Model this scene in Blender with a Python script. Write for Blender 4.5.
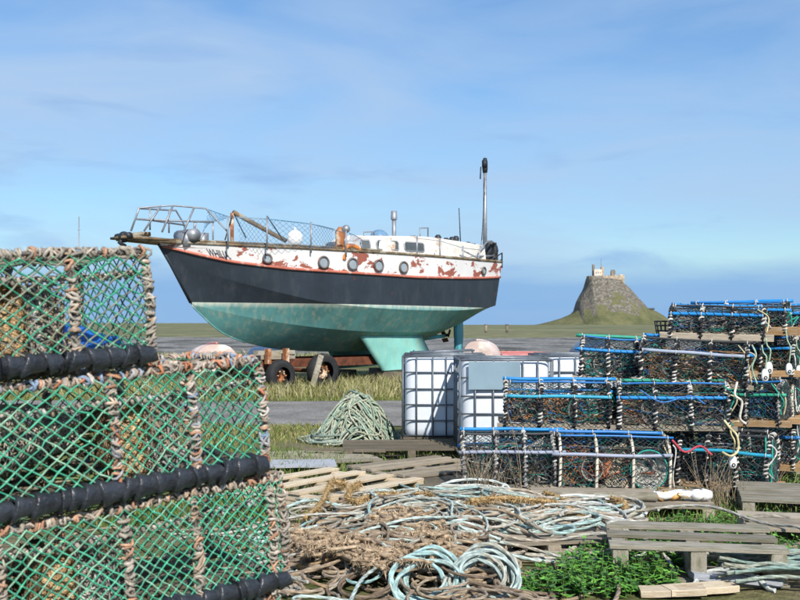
import bpy, bmesh, math, random
import numpy as np
from mathutils import Vector, Matrix

# ------------------------------------------------------------------ camera, light, sky
S = bpy.context.scene
for o in list(bpy.data.objects): bpy.data.objects.remove(o)
COL = S.collection
EYE = 1.5; F = 1000.0; HZ = 325.0          # eye height in m, focal length in photo pixels, horizon row
cam = bpy.data.cameras.new('camera'); cam.sensor_width = 36; cam.lens = F/800*36
cam.shift_y = (HZ-300)/800; cam.clip_start = .1; cam.clip_end = 20000
cam.dof.use_dof = True; cam.dof.focus_distance = 8.0; cam.dof.aperture_fstop = 7.0
co = bpy.data.objects.new('camera', cam); COL.objects.link(co)
co.location = (0, 0, EYE); co.rotation_euler = (math.pi/2, 0, 0); S.camera = co

SUN_EL = math.radians(38); SUN_AZ = math.radians(163)      # clockwise from +Y: behind and a little right of the camera
to_sun = Vector((math.sin(SUN_AZ)*math.cos(SUN_EL), math.cos(SUN_AZ)*math.cos(SUN_EL), math.sin(SUN_EL)))
sl = bpy.data.lights.new('sun', 'SUN'); sl.energy = 4.6; sl.angle = math.radians(.6); sl.color = (1, .95, .87)
so = bpy.data.objects.new('sun', sl); COL.objects.link(so)
so.rotation_euler = (-to_sun).to_track_quat('-Z', 'Y').to_euler(); so.location = to_sun*60

def nd(nt, t, **kw):
    n = nt.nodes.new(t)
    for k, v in kw.items():
        if k.startswith('i_'):
            key = k[2:]; key = int(key) if key.isdigit() else key
            n.inputs[key].default_value = v
        else: setattr(n, k, v)
    return n
def ramp(nt, fac, stops, interp='LINEAR'):
    r = nd(nt, 'ShaderNodeValToRGB'); cr = r.color_ramp; cr.interpolation = interp
    while len(cr.elements) < len(stops): cr.elements.new(.5)
    for e, (p, c) in zip(cr.elements, stops):
        e.position = p; e.color = (c, c, c, 1) if isinstance(c, (int, float)) else (*c[:3], 1)
    nt.links.new(fac, r.inputs[0]); return r
def mixc(nt, fac, a, b, blend='MIX'):
    m = nd(nt, 'ShaderNodeMix', data_type='RGBA', blend_type=blend)
    for sock, v in ((m.inputs[0], fac), (m.inputs[6], a), (m.inputs[7], b)):
        if isinstance(v, bpy.types.NodeSocket): nt.links.new(v, sock)
        elif isinstance(v, (int, float)): sock.default_value = v if sock == m.inputs[0] else (v, v, v, 1)
        else: sock.default_value = (*v[:3], 1)
    return m.outputs[2]

W = bpy.data.worlds.new('World'); S.world = W; W.use_nodes = True
nt = W.node_tree; bg = nt.nodes['Background']
sky = nd(nt, 'ShaderNodeTexSky', sky_type='NISHITA', sun_disc=False, sun_elevation=SUN_EL, sun_rotation=SUN_AZ,
         air_density=1.3, dust_density=.15, ozone_density=4.0)
tc = nd(nt, 'ShaderNodeTexCoord')
mp = nd(nt, 'ShaderNodeMapping'); mp.inputs['Scale'].default_value = (1.0, 1.0, 4.2); mp.inputs['Rotation'].default_value = (0, .10, .3)
nt.links.new(tc.outputs['Generated'], mp.inputs[0])
n1 = nd(nt, 'ShaderNodeTexNoise', i_Scale=2.6, i_Detail=6.0, i_Roughness=.52, i_Distortion=.5)
n2 = nd(nt, 'ShaderNodeTexNoise', i_Scale=7.0, i_Detail=5.0, i_Roughness=.55, i_Distortion=.3)
for n in (n1, n2): nt.links.new(mp.outputs[0], n.inputs['Vector'])
veil = ramp(nt, n1.outputs['Fac'], [(.34, .12), (.66, .92)])           # thin high veil
puff = ramp(nt, n2.outputs['Fac'], [(.55, 0), (.74, .6)])             # grey-blue scraps
base = mixc(nt, 1.0, sky.outputs[0], (.70, .92, 1.14), 'MULTIPLY')
c1 = mixc(nt, veil.outputs[0], base, (3.8, 5.2, 7.2))
c2 = mixc(nt, puff.outputs[0], c1, (2.4, 4.1, 6.9))
# distant blue cloud bank low over the sea, with an uneven upper edge
sz = nd(nt, 'ShaderNodeSeparateXYZ'); nt.links.new(tc.outputs['Generated'], sz.inputs[0])
ez = nd(nt, 'ShaderNodeMath', operation='MULTIPLY_ADD'); nt.links.new(n2.outputs['Fac'], ez.inputs[0]); ez.inputs[1].default_value = -.035; nt.links.new(sz.outputs['Z'], ez.inputs[2])
bank = ramp(nt, ez.outputs[0], [(.022, .85), (.052, 0)])
c3 = mixc(nt, bank.outputs[0], c2, (1.9, 3.7, 6.6))
nt.links.new(c3, bg.inputs[0]); bg.inputs[1].default_value = .095

S.view_settings.view_transform = 'Standard'; S.view_settings.look = 'None'
S.view_settings.exposure = 0.32; S.view_settings.gamma = 1.0
S.render.engine = 'CYCLES'
S.cycles.max_bounces = 6; S.cycles.transparent_max_bounces = 8

# ------------------------------------------------------------------ helpers
rnd = random.Random(7); rng = np.random.default_rng(7)
def at(px, py, D): return Vector(((px-400)/F*D, D, EYE+(HZ-py)/F*D))
def A3(*v): return np.array(v, float)

class MB:
    def __init__(s): s.v = []; s.c = []; s.f = []; s.m = []; s.n = 0
    def add(s, V, Fs, col=None, mi=0):
        V = np.asarray(V, float).reshape(-1, 3); n = len(V)
        if col is None: C = np.ones((n, 3))
        else:
            C = np.asarray(col, float)
            if C.ndim == 1: C = np.tile(C, (n, 1))
        s.v.append(V); s.c.append(C)
        Fs = np.asarray(Fs, int)
        s.f.append(Fs+s.n); s.m.append(np.full(len(Fs), mi)); s.n += n
    def box(s, c, d, R=None, col=None, mi=0):
        x, y, z = np.array(d, float)/2
        V = np.array([[-x,-y,-z],[x,-y,-z],[x,y,-z],[-x,y,-z],[-x,-y,z],[x,-y,z],[x,y,z],[-x,y,z]])
        if R is not None: V = V @ np.array(R).T
        s.add(V+np.array(c), [[0,3,2,1],[4,5,6,7],[0,1,5,4],[1,2,6,5],[2,3,7,6],[3,0,4,7]], col, mi)
    def tube(s, P, r, k=6, col=None, closed=False, cap=True, mi=0):
        P = np.asarray(P, float); n = len(P)
        T = np.gradient(P, axis=0) if not closed else np.roll(P, -1, 0)-np.roll(P, 1, 0)
        T /= np.maximum(np.linalg.norm(T, axis=1, keepdims=True), 1e-9)
        m = np.abs(T).mean(0); ref = np.zeros(3); ref[int(np.argmin(m))] = 1
        N = np.empty_like(P); a = ref-T[0]*np.dot(ref, T[0]); N[0] = a/np.linalg.norm(a)
        for i in range(1, n):
            a = N[i-1]-T[i]*(N[i-1] @ T[i]); l = math.sqrt(a @ a)
            N[i] = a/l if l > 1e-6 else N[i-1]
        B = np.cross(T, N)
        an = np.arange(k)*2*math.pi/k
        r = np.broadcast_to(np.asarray(r, float), (n,))
        V = P[:, None, :]+r[:, None, None]*(np.cos(an)[None, :, None]*N[:, None, :]+np.sin(an)[None, :, None]*B[:, None, :])
        i = np.arange(n if closed else n-1)[:, None]; j = np.arange(k)[None, :]
        i2 = (i+1) % n; j2 = (j+1) % k
        Q = np.stack(np.broadcast_arrays(i*k+j, i*k+j2, i2*k+j2, i2*k+j), -1).reshape(-1, 4)
        C = None
        if col is not None:
            C = np.asarray(col, float)
            C = np.repeat(C, k, 0) if C.ndim == 2 else C
        n0 = s.n; s.add(V, Q, C, mi)
        if cap and not closed:
            for e, rev in ((0, True), (n-1, False)):
                idx = [n0+e*k+q for q in range(k)]
                if rev: idx = idx[::-1]
                tri = np.array([[idx[0], idx[q], idx[q+1], idx[q+1]] for q in range(1, k-1)])
                s.f.append(tri); s.m.append(np.full(len(tri), mi))
    def build(s, name, mats, parent=None, smooth=True, mat=None):
        me = bpy.data.meshes.new(name)
        if s.n:
            V = np.concatenate(s.v); C = np.concatenate(s.c)
            fl = []; mi = []
            for f, m in zip(s.f, s.m):
                if len(f) == 0: continue
                fl.append(f); mi.append(m)
            tot = []; st = []; loops = []
            for f in fl:
                if f.shape[1] == 4:
                    deg = f[:, 2] == f[:, 3]
                    lens = np.where(deg, 3, 4)
                    flat = f.reshape(-1); keep = np.ones(len(f)*4, bool); keep[3::4] = ~deg
                    loops.append(flat[keep]); tot.append(lens)
                else:
                    loops.append(f.reshape(-1)); tot.append(np.full(len(f), f.shape[1]))
            L = np.concatenate(loops); Tt = np.concatenate(tot); M = np.concatenate(mi)
            me.vertices.add(len(V)); me.vertices.foreach_set('co', V.ravel())
            me.loops.add(len(L)); me.loops.foreach_set('vertex_index', L.astype(np.int32))
            me.polygons.add(len(Tt)); me.polygons.foreach_set('loop_start', np.concatenate([[0], np.cumsum(Tt)[:-1]]).astype(np.int32))
            try: me.polygons.foreach_set('loop_total', Tt.astype(np.int32))
            except Exception: pass
            me.polygons.foreach_set('material_index', M.astype(np.int32))
            me.polygons.foreach_set('use_smooth', np.full(len(Tt), smooth))
            me.update(calc_edges=True); me.validate()
            a = me.attributes.new('Col', 'FLOAT_COLOR', 'POINT')
            a.data.foreach_set('color', np.concatenate([C, np.ones((len(C), 1))], 1).ravel())
        for m in (mats if isinstance(mats, (list, tuple)) else [mats]): me.materials.append(MAT[m])
        o = bpy.data.objects.new(name, me); COL.objects.link(o)
        if parent: o.parent = parent
        if mat is not None: o.matrix_world = mat
        return o

def empty(name, loc=(0,0,0), mat=None):
    o = bpy.data.objects.new(name, None); COL.objects.link(o); o.empty_display_size = .1
    if mat is not None: o.matrix_world = mat
    else: o.location = loc
    return o
def tag(o, label, cat, group=None):
    o['label'] = label; o['category'] = cat
    if group: o['group'] = group
    return o
def struct(o): o['kind'] = 'structure'; return o
def stuff(o, label=None, cat=None):
    o['kind'] = 'stuff'
    if label: o['label'] = label; o['category'] = cat
    return o
def spline(P, n):
    """Catmull-Rom through P, n samples"""
    P = np.asarray(P, float); m = len(P)
    Q = np.vstack([2*P[0]-P[1], P, 2*P[-1]-P[-2]])
    t = np.linspace(0, m-1, n); i = np.minimum(t.astype(int), m-2); u = (t-i)[:, None]
    p0, p1, p2, p3 = Q[i], Q[i+1], Q[i+2], Q[i+3]
    return .5*((2*p1)+(-p0+p2)*u+(2*p0-5*p1+4*p2-p3)*u**2+(-p0+3*p1-3*p2+p3)*u**3)
def resample(P, step):
    P = np.asarray(P, float); d = np.r_[0, np.cumsum(np.linalg.norm(np.diff(P, axis=0), axis=1))]
    n = max(2, int(d[-1]/step)+1); t = np.linspace(0, d[-1], n)
    return np.stack([np.interp(t, d, P[:, k]) for k in range(3)], 1)
def frames(P):
    T = np.gradient(P, axis=0); T /= np.maximum(np.linalg.norm(T, axis=1, keepdims=True), 1e-9)
    ref = np.zeros(3); ref[int(np.argmin(np.abs(T).mean(0)))] = 1
    N = np.empty_like(P); a = ref-T[0]*(ref @ T[0]); N[0] = a/np.linalg.norm(a)
    for i in range(1, len(P)):
        a = N[i-1]-T[i]*(N[i-1] @ T[i]); N[i] = a/max(np.linalg.norm(a), 1e-9)
    return T, N, np.cross(T, N)
def wrap(mb, P, rc, rr, pitch, cols, rg, k=5, jit=.25, corecol=(.12,.11,.1), run=6):
    """a bar along P (core) with rope wound round it, colour changing every few points"""
    P = resample(P, pitch/7); T, N, B = frames(P)
    n = len(P); ph = np.arange(n)*2*math.pi/7+np.cumsum(rg.normal(0, .1, n))
    rad = (rc+rr*.7)*(1+jit*np.convolve(rg.normal(0, 1, n+8), np.ones(9)/9, 'valid')[:n]*1.5)
    H = P+rad[:, None]*(np.cos(ph)[:, None]*N+np.sin(ph)[:, None]*B)
    cl = np.array(cols); idx = np.repeat(rg.integers(0, len(cl), n//run+1), run)[:n]
    rv = rr*(1+.35*np.convolve(rg.normal(0, 1, n+4), np.ones(5)/5, 'valid')[:n])
    mb.tube(P[::3] if n > 8 else P, rc, k, np.array(corecol))
    mb.tube(H, np.clip(rv, rr*.5, rr*1.8), k, cl[idx]*rg.uniform(.75, 1.1, (n, 1)))
def basis(x, y, z, o):
    return Matrix(((x[0], y[0], z[0], o[0]), (x[1], y[1], z[1], o[1]), (x[2], y[2], z[2], o[2]), (0, 0, 0, 1)))
def rotz(a, loc): return Matrix.Translation(Vector(loc)) @ Matrix.Rotation(a, 4, 'Z')

# ------------------------------------------------------------------ materials
MAT = {}
def newmat(name):
    m = bpy.data.materials.new(name); m.use_nodes = True; MAT[name] = m
    return m, m.node_tree, m.node_tree.nodes['Principled BSDF']
def coords(nt, scale=(1,1,1), kind='Object', rand=False):
    t = nd(nt, 'ShaderNodeTexCoord'); mp = nd(nt, 'ShaderNodeMapping'); mp.inputs['Scale'].default_value = scale
    nt.links.new(t.outputs[kind], mp.inputs[0])
    if rand:
        oi = nd(nt, 'ShaderNodeObjectInfo'); ml = nd(nt, 'ShaderNodeMath', operation='MULTIPLY'); ml.inputs[1].default_value = 37
        nt.links.new(oi.outputs['Random'], ml.inputs[0]); nt.links.new(ml.outputs[0], mp.inputs['Location'])
    return mp.outputs[0]
def noise(nt, vec, scale, detail=4, rough=.55, dist=0):
    n = nd(nt, 'ShaderNodeTexNoise', i_Scale=scale, i_Detail=detail, i_Roughness=rough, i_Distortion=dist)
    nt.links.new(vec, n.inputs['Vector']); return n.outputs['Fac']
def bump(nt, b, h, strength, dist=.01):
    bm_ = nd(nt, 'ShaderNodeBump', i_Strength=strength, i_Distance=dist)
    nt.links.new(h, bm_.inputs['Height']); nt.links.new(bm_.outputs[0], b.inputs['Normal'])
def simple(name, col=None, rough=.7, metal=0, var=.3, vs=8, bs=40, bst=.3, dirt=None, dirt_at=.6, spec=.4, kind='Object', bd=.006):
    """col None: colour attribute.  var: brightness variation.  dirt: second colour in patches"""
    m, nt, b = newmat(name); v = coords(nt, kind=kind)
    if col is None:
        at_ = nd(nt, 'ShaderNodeAttribute', attribute_name='Col'); c = at_.outputs['Color']
    else:
        c = nd(nt, 'ShaderNodeRGB'); c.outputs[0].default_value = (*col, 1); c = c.outputs[0]
    n = noise(nt, v, vs); r = ramp(nt, n, [(.3, 1-var), (.7, 1+var)])
    c = mixc(nt, 1.0, c, r.outputs[0], 'MULTIPLY')
    if dirt:
        n2 = noise(nt, v, vs*.6, 6, .65); r2 = ramp(nt, n2, [(dirt_at, 0), (dirt_at+.1, 1)])
        c = mixc(nt, r2.outputs[0], c, dirt)
    nt.links.new(c, b.inputs['Base Color'])
    b.inputs['Roughness'].default_value = rough; b.inputs['Metallic'].default_value = metal
    b.inputs['Specular IOR Level'].default_value = spec
    if bst: bump(nt, b, noise(nt, v, bs, 3), bst, bd)
    return m

simple('rope', None, .85, var=.35, vs=30, bs=160, bst=.6, spec=.2)
simple('net', None, .8, var=.3, vs=30, bs=200, bst=.3, spec=.2)
simple('tube', None, .42, var=.14, vs=12, bs=60, bst=.1, dirt=(.22,.20,.17), dirt_at=.68)
simple('rubber', (.024,.027,.034), .36, var=.45, vs=22, bs=70, bst=.7, dirt=(.30,.30,.31), dirt_at=.69, spec=.6)
simple('fuzz', None, .95, var=.45, vs=40, bs=150, bst=.8, spec=.1)
simple('galv', (.17,.19,.21), .5, .6, var=.2, vs=20, bs=80, bst=.1)
simple('steelpipe', (.30,.31,.33), .5, .5, var=.2, vs=10, bs=60, bst=.1, dirt=(.16,.06,.03), dirt_at=.66)
simple('portrim', (.14,.13,.125), .6, .4, var=.3, vs=10, bs=60, bst=.2, dirt=(.30,.11,.07), dirt_at=.56)
simple('rust', (.13,.042,.02), .85, .1, var=.5, vs=6, bs=50, bst=.6, dirt=(.05,.025,.018), dirt_at=.55)
simple('rustpaint', (.30,.11,.04), .8, 0, var=.4, vs=6, bs=50, bst=.5, dirt=(.58,.47,.34), dirt_at=.50)
simple('tyre', (.02,.02,.021), .8, 0, var=.3, vs=10, bs=60, bst=.4, dirt=(.06,.055,.05), dirt_at=.6)
simple('blackplastic', (.022,.024,.028), .5, 0, var=.3, vs=10)
simple('whiteplastic', (.78,.78,.76), .45, 0, var=.08, vs=6, bs=40, bst=.1, dirt=(.5,.47,.4), dirt_at=.68)
simple('caprail', (.16,.11,.06), .75, 0, var=.5, vs=5, bs=60, bst=.4, dirt=(.30,.27,.2), dirt_at=.52)
simple('orange', (.62,.2,.04), .6, 0, var=.2)
simple('bluebuoy', (.12,.22,.33), .35, 0, var=.2, vs=5)
simple('whitecabin', (.64,.61,.55), .55, 0, var=.12, vs=5, bs=30, bst=.15, dirt=(.40,.22,.11), dirt_at=.56)
simple('darkglass', (.07,.085,.09), .35, 0, var=.25, bst=0, spec=.35)
simple('frost', (.27,.31,.34), .35, 0, var=.15, vs=6, bst=0)
simple('letter', (.06,.07,.08), .7, 0, var=.2, bst=0)
simple('stone', (.42,.34,.25), .9, 0, var=.35, vs=.5, bs=2, bst=.8, dirt=(.26,.22,.18), dirt_at=.55, bd=.3)
simple('dark_shaded_stone', (.22,.18,.14), .9, 0, var=.35, vs=.4, bs=2, bst=.8, bd=.3)
simple('gable', (.62,.54,.45), .9, 0, var=.2, vs=.4)
simple('pinkhull', (.62,.47,.42), .65, 0, var=.15, vs=2, bs=30, bst=.2, dirt=(.72,.69,.62), dirt_at=.5)
simple('redhull', (.55,.20,.18), .6, 0, var=.2, vs=3)
simple('bluehull', (.05,.09,.17), .3, 0, var=.2, vs=3)
simple('tarp', (.55,.62,.75), .5, 0, var=.2, vs=3, bs=8, bst=.8, dirt=(.18,.32,.6), dirt_at=.58, bd=.05)
simple('bluetarp', (.02,.14,.50), .45, 0, var=.25, vs=8, bs=20, bst=.6)
simple('leaf', None, .6, var=.3, vs=10, bst=0, spec=.3)
m = MAT['leaf']; b = m.node_tree.nodes['Principled BSDF']

# weathered timber: grain runs along local x of a unit plank
def wood(name, c1, c2, stain, st=.6):
    m, nt, b = newmat(name)
    v = coords(nt, (1.2, 12, 5), rand=True); g = noise(nt, v, 3.2, 7, .65, 1.2)
    r = ramp(nt, g, [(.30, c2), (.5, c1), (.72, tuple(min(1, x*1.25) for x in c1))])
    v2 = coords(nt, (2.2, 1.3, 1), rand=True); n2 = noise(nt, v2, 2.4, 5, .6)
    r2 = ramp(nt, n2, [(st-.08, 0), (st+.12, .75)]); c = mixc(nt, r2.outputs[0], r.outputs[0], stain)
    oi = nd(nt, 'ShaderNodeObjectInfo'); rr = ramp(nt, oi.outputs['Random'], [(0, .68), (1, 1.15)])
    c = mixc(nt, 1.0, c, rr.outputs[0], 'MULTIPLY')
    nt.links.new(c, b.inputs['Base Color']); b.inputs['Roughness'].default_value = .85; b.inputs['Specular IOR Level'].default_value = .2
    bump(nt, b, g, .8, .006)
wood('wood', (.40,.34,.26), (.17,.14,.10), (.12,.10,.08), .60)
wood('palewood', (.60,.50,.36), (.34,.26,.17), (.40,.22,.09), .62)
wood('greywood', (.38,.34,.275), (.15,.13,.10), (.17,.165,.09), .52)
wood('darkwood', (.20,.165,.125), (.08,.065,.05), (.10,.11,.06), .56)
wood('orangewood', (.44,.27,.13), (.22,.12,.06), (.52,.45,.35), .55)
wood('whiteboard', (.52,.54,.58), (.36,.37,.4), (.25,.24,.22), .64)

def hullmat(name, base, streak, lo=.55, hi=.75, rough=.5, blot=None, blot_at=.6, scale=(.7,.7,.16), bvar=.25, growth=None):
    m, nt, b = newmat(name); v = coords(nt)
    n0 = noise(nt, v, 1.6, 5); r0 = ramp(nt, n0, [(.3, 1-bvar), (.7, 1+bvar)])
    c = mixc(nt, 1, base, r0.outputs[0], 'MULTIPLY')
    vs = coords(nt, scale); n1 = noise(nt, vs, 7, 6, .65); r1 = ramp(nt, n1, [(lo, 0), (hi, .8)])
    c = mixc(nt, r1.outputs[0], c, streak)
    if blot:
        n2 = noise(nt, coords(nt, (.75,.75,1.3)), 2.3, 7, .62, .3); r2 = ramp(nt, n2, [(blot_at, 0), (blot_at+.015, 1)])
        bl = mixc(nt, n1, blot, tuple(x*.55 for x in blot)); c = mixc(nt, r2.outputs[0], c, bl)
    if growth:      # bleached, scummy antifouling along the waterline
        g = nd(nt, 'ShaderNodeSeparateXYZ'); nt.links.new(v, g.inputs[0]); mr = nd(nt, 'ShaderNodeMapRange'); nt.links.new(g.outputs['Z'], mr.inputs[0]); mr.inputs[1].default_value = growth[0]; mr.inputs[2].default_value = growth[1]
        ml = nd(nt, 'ShaderNodeMath', operation='MULTIPLY'); nt.links.new(mr.outputs[0], ml.inputs[0]); nt.links.new(n1, ml.inputs[1]); r3 = ramp(nt, ml.outputs[0], [(.12, 0), (.5, .95)]); c = mixc(nt, r3.outputs[0], c, (.58,.60,.50))
    nt.links.new(c, b.inputs['Base Color']); b.inputs['Roughness'].default_value = rough
    bump(nt, b, noise(nt, v, 25, 3), .15, .01)
hullmat('hullblack', (.024,.033,.045), (.06,.068,.078), .5, .85, .45, (.10,.045,.045), .66)
hullmat('hullteal', (.115,.31,.30), (.40,.42,.31), .50, .74, .6, None, scale=(1.1,1.1,.07), growth=(1.84, 2.0))
hullmat('hullwhite', (.72,.70,.68), (.62,.42,.30), .66, .85, .55, (.42,.13,.085), .545, bvar=.05)
hullmat('hullred', (.44,.13,.085), (.70,.6,.55), .55, .7, .7, (.68,.62,.58), .62)
hullmat('tealkeel', (.20,.46,.40), (.52,.40,.20), .57, .8, .6, None, scale=(1.3,1.3,.10))
hullmat('tealblue', (.10,.36,.42), (.35,.3,.2), .62, .85, .5, None)

# IBC plastic: milky, partly translucent
m, nt, b = newmat('ibcplastic'); v = coords(nt)
n = noise(nt, v, 1.8, 3); r = ramp(nt, n, [(.3, (.60,.64,.69)), (.7, (.70,.73,.76))]); nt.links.new(r.outputs[0], b.inputs['Base Color'])
b.inputs['Roughness'].default_value = .38; b.inputs['Subsurface Weight'].default_value = .25; b.inputs['Subsurface Radius'].default_value = (.05,.05,.05)
simple('ibclabel', (.26,.36,.42), .4, .3, var=.12, vs=3, bst=0)

# ground
def posmat(name): 
    m, nt, b = newmat(name); g = nd(nt, 'ShaderNodeNewGeometry'); b.inputs['Roughness'].default_value = .95
    b.inputs['Specular IOR Level'].default_value = .15; return m, nt, b, g
m, nt, b, g = posmat('groundmat')
n1 = noise(nt, g.outputs['Position'], .55, 6, .6); n2 = noise(nt, g.outputs['Position'], 14, 5, .65)
ra = ramp(nt, n1, [(.38, (.085,.105,.03)), (.52, (.15,.14,.06)), (.66, (.20,.165,.105))])
rb = ramp(nt, n2, [(.3, .5), (.7, 1.4)]); c = mixc(nt, 1, ra.outputs[0], rb.outputs[0], 'MULTIPLY')
nt.links.new(c, b.inputs['Base Color']); bump(nt, b, n2, .8, .05)
m, nt, b, g = posmat('roadmat')
n1 = noise(nt, g.outputs['Position'], .9, 5); n2 = noise(nt, g.outputs['Position'], 16, 5, .75)
ra = ramp(nt, n1, [(.35, (.18,.17,.158)), (.65, (.28,.265,.245))]); rb = ramp(nt, n2, [(.3, .5), (.7, 1.45)])
nt.links.new(mixc(nt, 1, ra.outputs[0], rb.outputs[0], 'MULTIPLY'), b.inputs['Base Color']); bump(nt, b, n2, .8, .03)
m, nt, b, g = posmat('shinglemat')
mp = nd(nt, 'ShaderNodeMapping'); mp.inputs['Scale'].default_value = (.10, .05, .05); nt.links.new(g.outputs['Position'], mp.inputs[0])
n1 = noise(nt, mp.outputs[0], 2.0, 6, .6); n2 = noise(nt, g.outputs['Position'], 2.2, 5, .85)
ra = ramp(nt, n1, [(.36, (.085,.082,.075)), (.48, (.20,.195,.18)), (.66, (.30,.29,.27))]); rb = ramp(nt, n2, [(.36, .3), (.66, 1.7)])
nt.links.new(mixc(nt, 1, ra.outputs[0], rb.outputs[0], 'MULTIPLY'), b.inputs['Base Color']); bump(nt, b, n2, .8, .2)
m, nt, b, g = posmat('fieldmat')
mp = nd(nt, 'ShaderNodeMapping'); mp.inputs['Scale'].default_value = (.014, .012, .03); nt.links.new(g.outputs['Position'], mp.inputs[0])
n1 = noise(nt, mp.outputs[0], 2.2, 6, .62); n2 = noise(nt, g.outputs['Position'], .25, 4, .7)
ra = ramp(nt, n1, [(.36, (.10,.115,.055)), (.47, (.19,.18,.095)), (.54, (.14,.15,.065)), (.66, (.33,.29,.18))]); rb = ramp(nt, n2, [(.3, .65), (.72, 1.25)])
nt.links.new(mixc(nt, 1, ra.outputs[0], rb.outputs[0], 'MULTIPLY'), b.inputs['Base Color'])
# crag: rock on the steep, turf on the gentle slopes
m, nt, b, g = posmat('cragmat')
sx = nd(nt, 'ShaderNodeSeparateXYZ'); nt.links.new(g.outputs['Normal'], sx.inputs[0])
n1 = noise(nt, g.outputs['Position'], .12, 6, .65); n2 = noise(nt, g.outputs['Position'], .6, 5, .75)
ad = nd(nt, 'ShaderNodeMath', operation='MULTIPLY_ADD'); nt.links.new(n1, ad.inputs[0]); ad.inputs[1].default_value = .55; nt.links.new(sx.outputs['Z'], ad.inputs[2])
sp = nd(nt, 'ShaderNodeSeparateXYZ'); nt.links.new(g.outputs['Position'], sp.inputs[0])
hm = nd(nt, 'ShaderNodeMath', operation='MULTIPLY_ADD'); nt.links.new(sp.outputs['Z'], hm.inputs[0]); hm.inputs[1].default_value = -.0085; nt.links.new(ad.outputs[0], hm.inputs[2])
fr = ramp(nt, hm.outputs[0], [(.78, 0), (.84, 1)])
rk = ramp(nt, n2, [(.32, (.065,.058,.05)), (.5, (.17,.15,.12)), (.68, (.33,.30,.26))])
tf = ramp(nt, n1, [(.35, (.10,.11,.05)), (.65, (.185,.175,.085))])
nt.links.new(mixc(nt, fr.outputs[0], rk.outputs[0], tf.outputs[0]), b.inputs['Base Color']); bump(nt, b, n2, .8, 1.5)

# ------------------------------------------------------------------ the setting
def vnoise(x, y, f, seed=0):
    """cheap smooth noise from sines"""
    r = np.random.default_rng(seed); o = 0
    for k in range(6):
        a = r.uniform(0, 6.28); q = f*r.uniform(.6, 1.9); p = r.uniform(0, 6.28)
        o = o+np.sin((x*math.cos(a)+y*math.sin(a))*q+p)
    return o/6
def gz(x, y):
    return .03*vnoise(x, y, .8, 3)*np.clip((y-4)/3, 0, 1)
def sheet(name, mat, xs, ys, zf):
    X, Y = np.meshgrid(np.asarray(xs, float), np.asarray(ys, float)); Z = zf(X, Y)*np.ones_like(X)
    nx = len(xs); ny = len(ys)
    i, j = np.meshgrid(np.arange(nx-1), np.arange(ny-1)); a = (j*nx+i).ravel()
    mb = MB(); mb.add(np.stack([X, Y, Z], -1), np.stack([a, a+1, a+nx+1, a+nx], 1))
    return struct(mb.build(name, mat))
sheet('ground', 'groundmat', np.r_[-3000, -200, np.linspace(-25, 25, 90), 200, 3000], np.r_[-60, np.linspace(-5, 52, 100), 60, 6000],
      lambda x, y: gz(x, y)*(np.abs(x) < 30)*(y < 55) - .25*np.clip((y-40)/12, 0, 1) - np.where(y > 59, .6, 0))
def road_z(x, y): return gz(x, y)+.012+.02*np.clip(1-np.abs(y-17.2)/2.2, 0, 1)
sheet('road', 'roadmat', np.linspace(-24, 24, 90), np.linspace(14.9, 19.6, 14), road_z)
def shz(x, y): return -.22+.12*vnoise(x, y, .15, 5)*np.clip((y-50)/8, 0, 1)+.15*np.clip((y-100)/30, 0, 1)
sheet('shingle_foreshore', 'shinglemat', np.linspace(-160, 160, 120), np.linspace(44, 140, 40), shz)
def fz(x, y):
    t = np.clip((y-112)/25, 0, 1); far = np.clip((y-140)/380, 0, 1)
    left = np.clip((-x/np.maximum(y, 1)+.02)*8, 0, 1)
    return -.5+.75*t+far*(1.3+1.0*left)+.18*vnoise(x, y, .03, 8)*t
sheet('far_field', 'fieldmat', np.linspace(-520, 620, 140), np.r_[np.linspace(108, 200, 30), np.linspace(210, 900, 50)], fz)

# castle crag
CY = 700.0
def cz(zx, zy):     # detail-crop pixel -> X, Z at the crag's distance
    p = at(540+zx/5.714, 250+zy/5.714, CY); return p.x, p.z
prof = [(-60,432),(0,424),(60,410),(130,390),(185,366),(205,345),(215,300),(235,262),(258,222),(270,180),(278,152),(300,150),(345,152),(400,158),(450,168),(470,196),(492,212),(540,268),(575,305),(605,338),(650,352),(690,376),(715,396),(780,415),(860,426)]
pX = np.array([cz(*p)[0] for p in prof]); pZ = np.array([cz(*p)[1] for p in prof])
xs = np.linspace(pX[0], pX[-1], 150); ys = np.linspace(-75, 75, 80)
X, Y = np.meshgrid(xs, ys); rid = np.interp(X, pX, pZ)
base0 = 1.2
near = np.clip(-Y/70, 0, 1); back = np.clip(Y/75, 0, 1)
cliff = np.clip((X-cz(205,0)[0])/30, 0, 1)*np.clip((cz(700,0)[0]-X)/40, 0, 1)
top_half = 9.0
q = np.clip((np.abs(Y)-top_half)/60, 0, 1)
fall = (1-q)**2.2*.55+.45*np.clip(1-q*3.0, 0, 1)
ter = .10*np.clip(np.sin(q*9+X*.08), -1, 1)*q*(1-q)*4
H = base0-.8+(rid-base0+.8)*np.clip(fall+ter*cliff, 0, 1)
H += (vnoise(X, Y, .35, 11)*1.6+vnoise(X, Y, .9, 12)*.9)*cliff*np.clip((H-4)/10, 0, 1)*np.clip(q*8+.15, 0, 1)
H = np.minimum(H, rid+.3)
mb = MB(); nx = len(xs); i, j = np.meshgrid(np.arange(nx-1), np.arange(len(ys)-1)); a = (j*nx+i).ravel()
mb.add(np.stack([X, Y+CY, H], -1), np.stack([a, a+1, a+nx+1, a+nx], 1)); struct(mb.build('castle_hill', 'cragmat', smooth=False))

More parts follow.
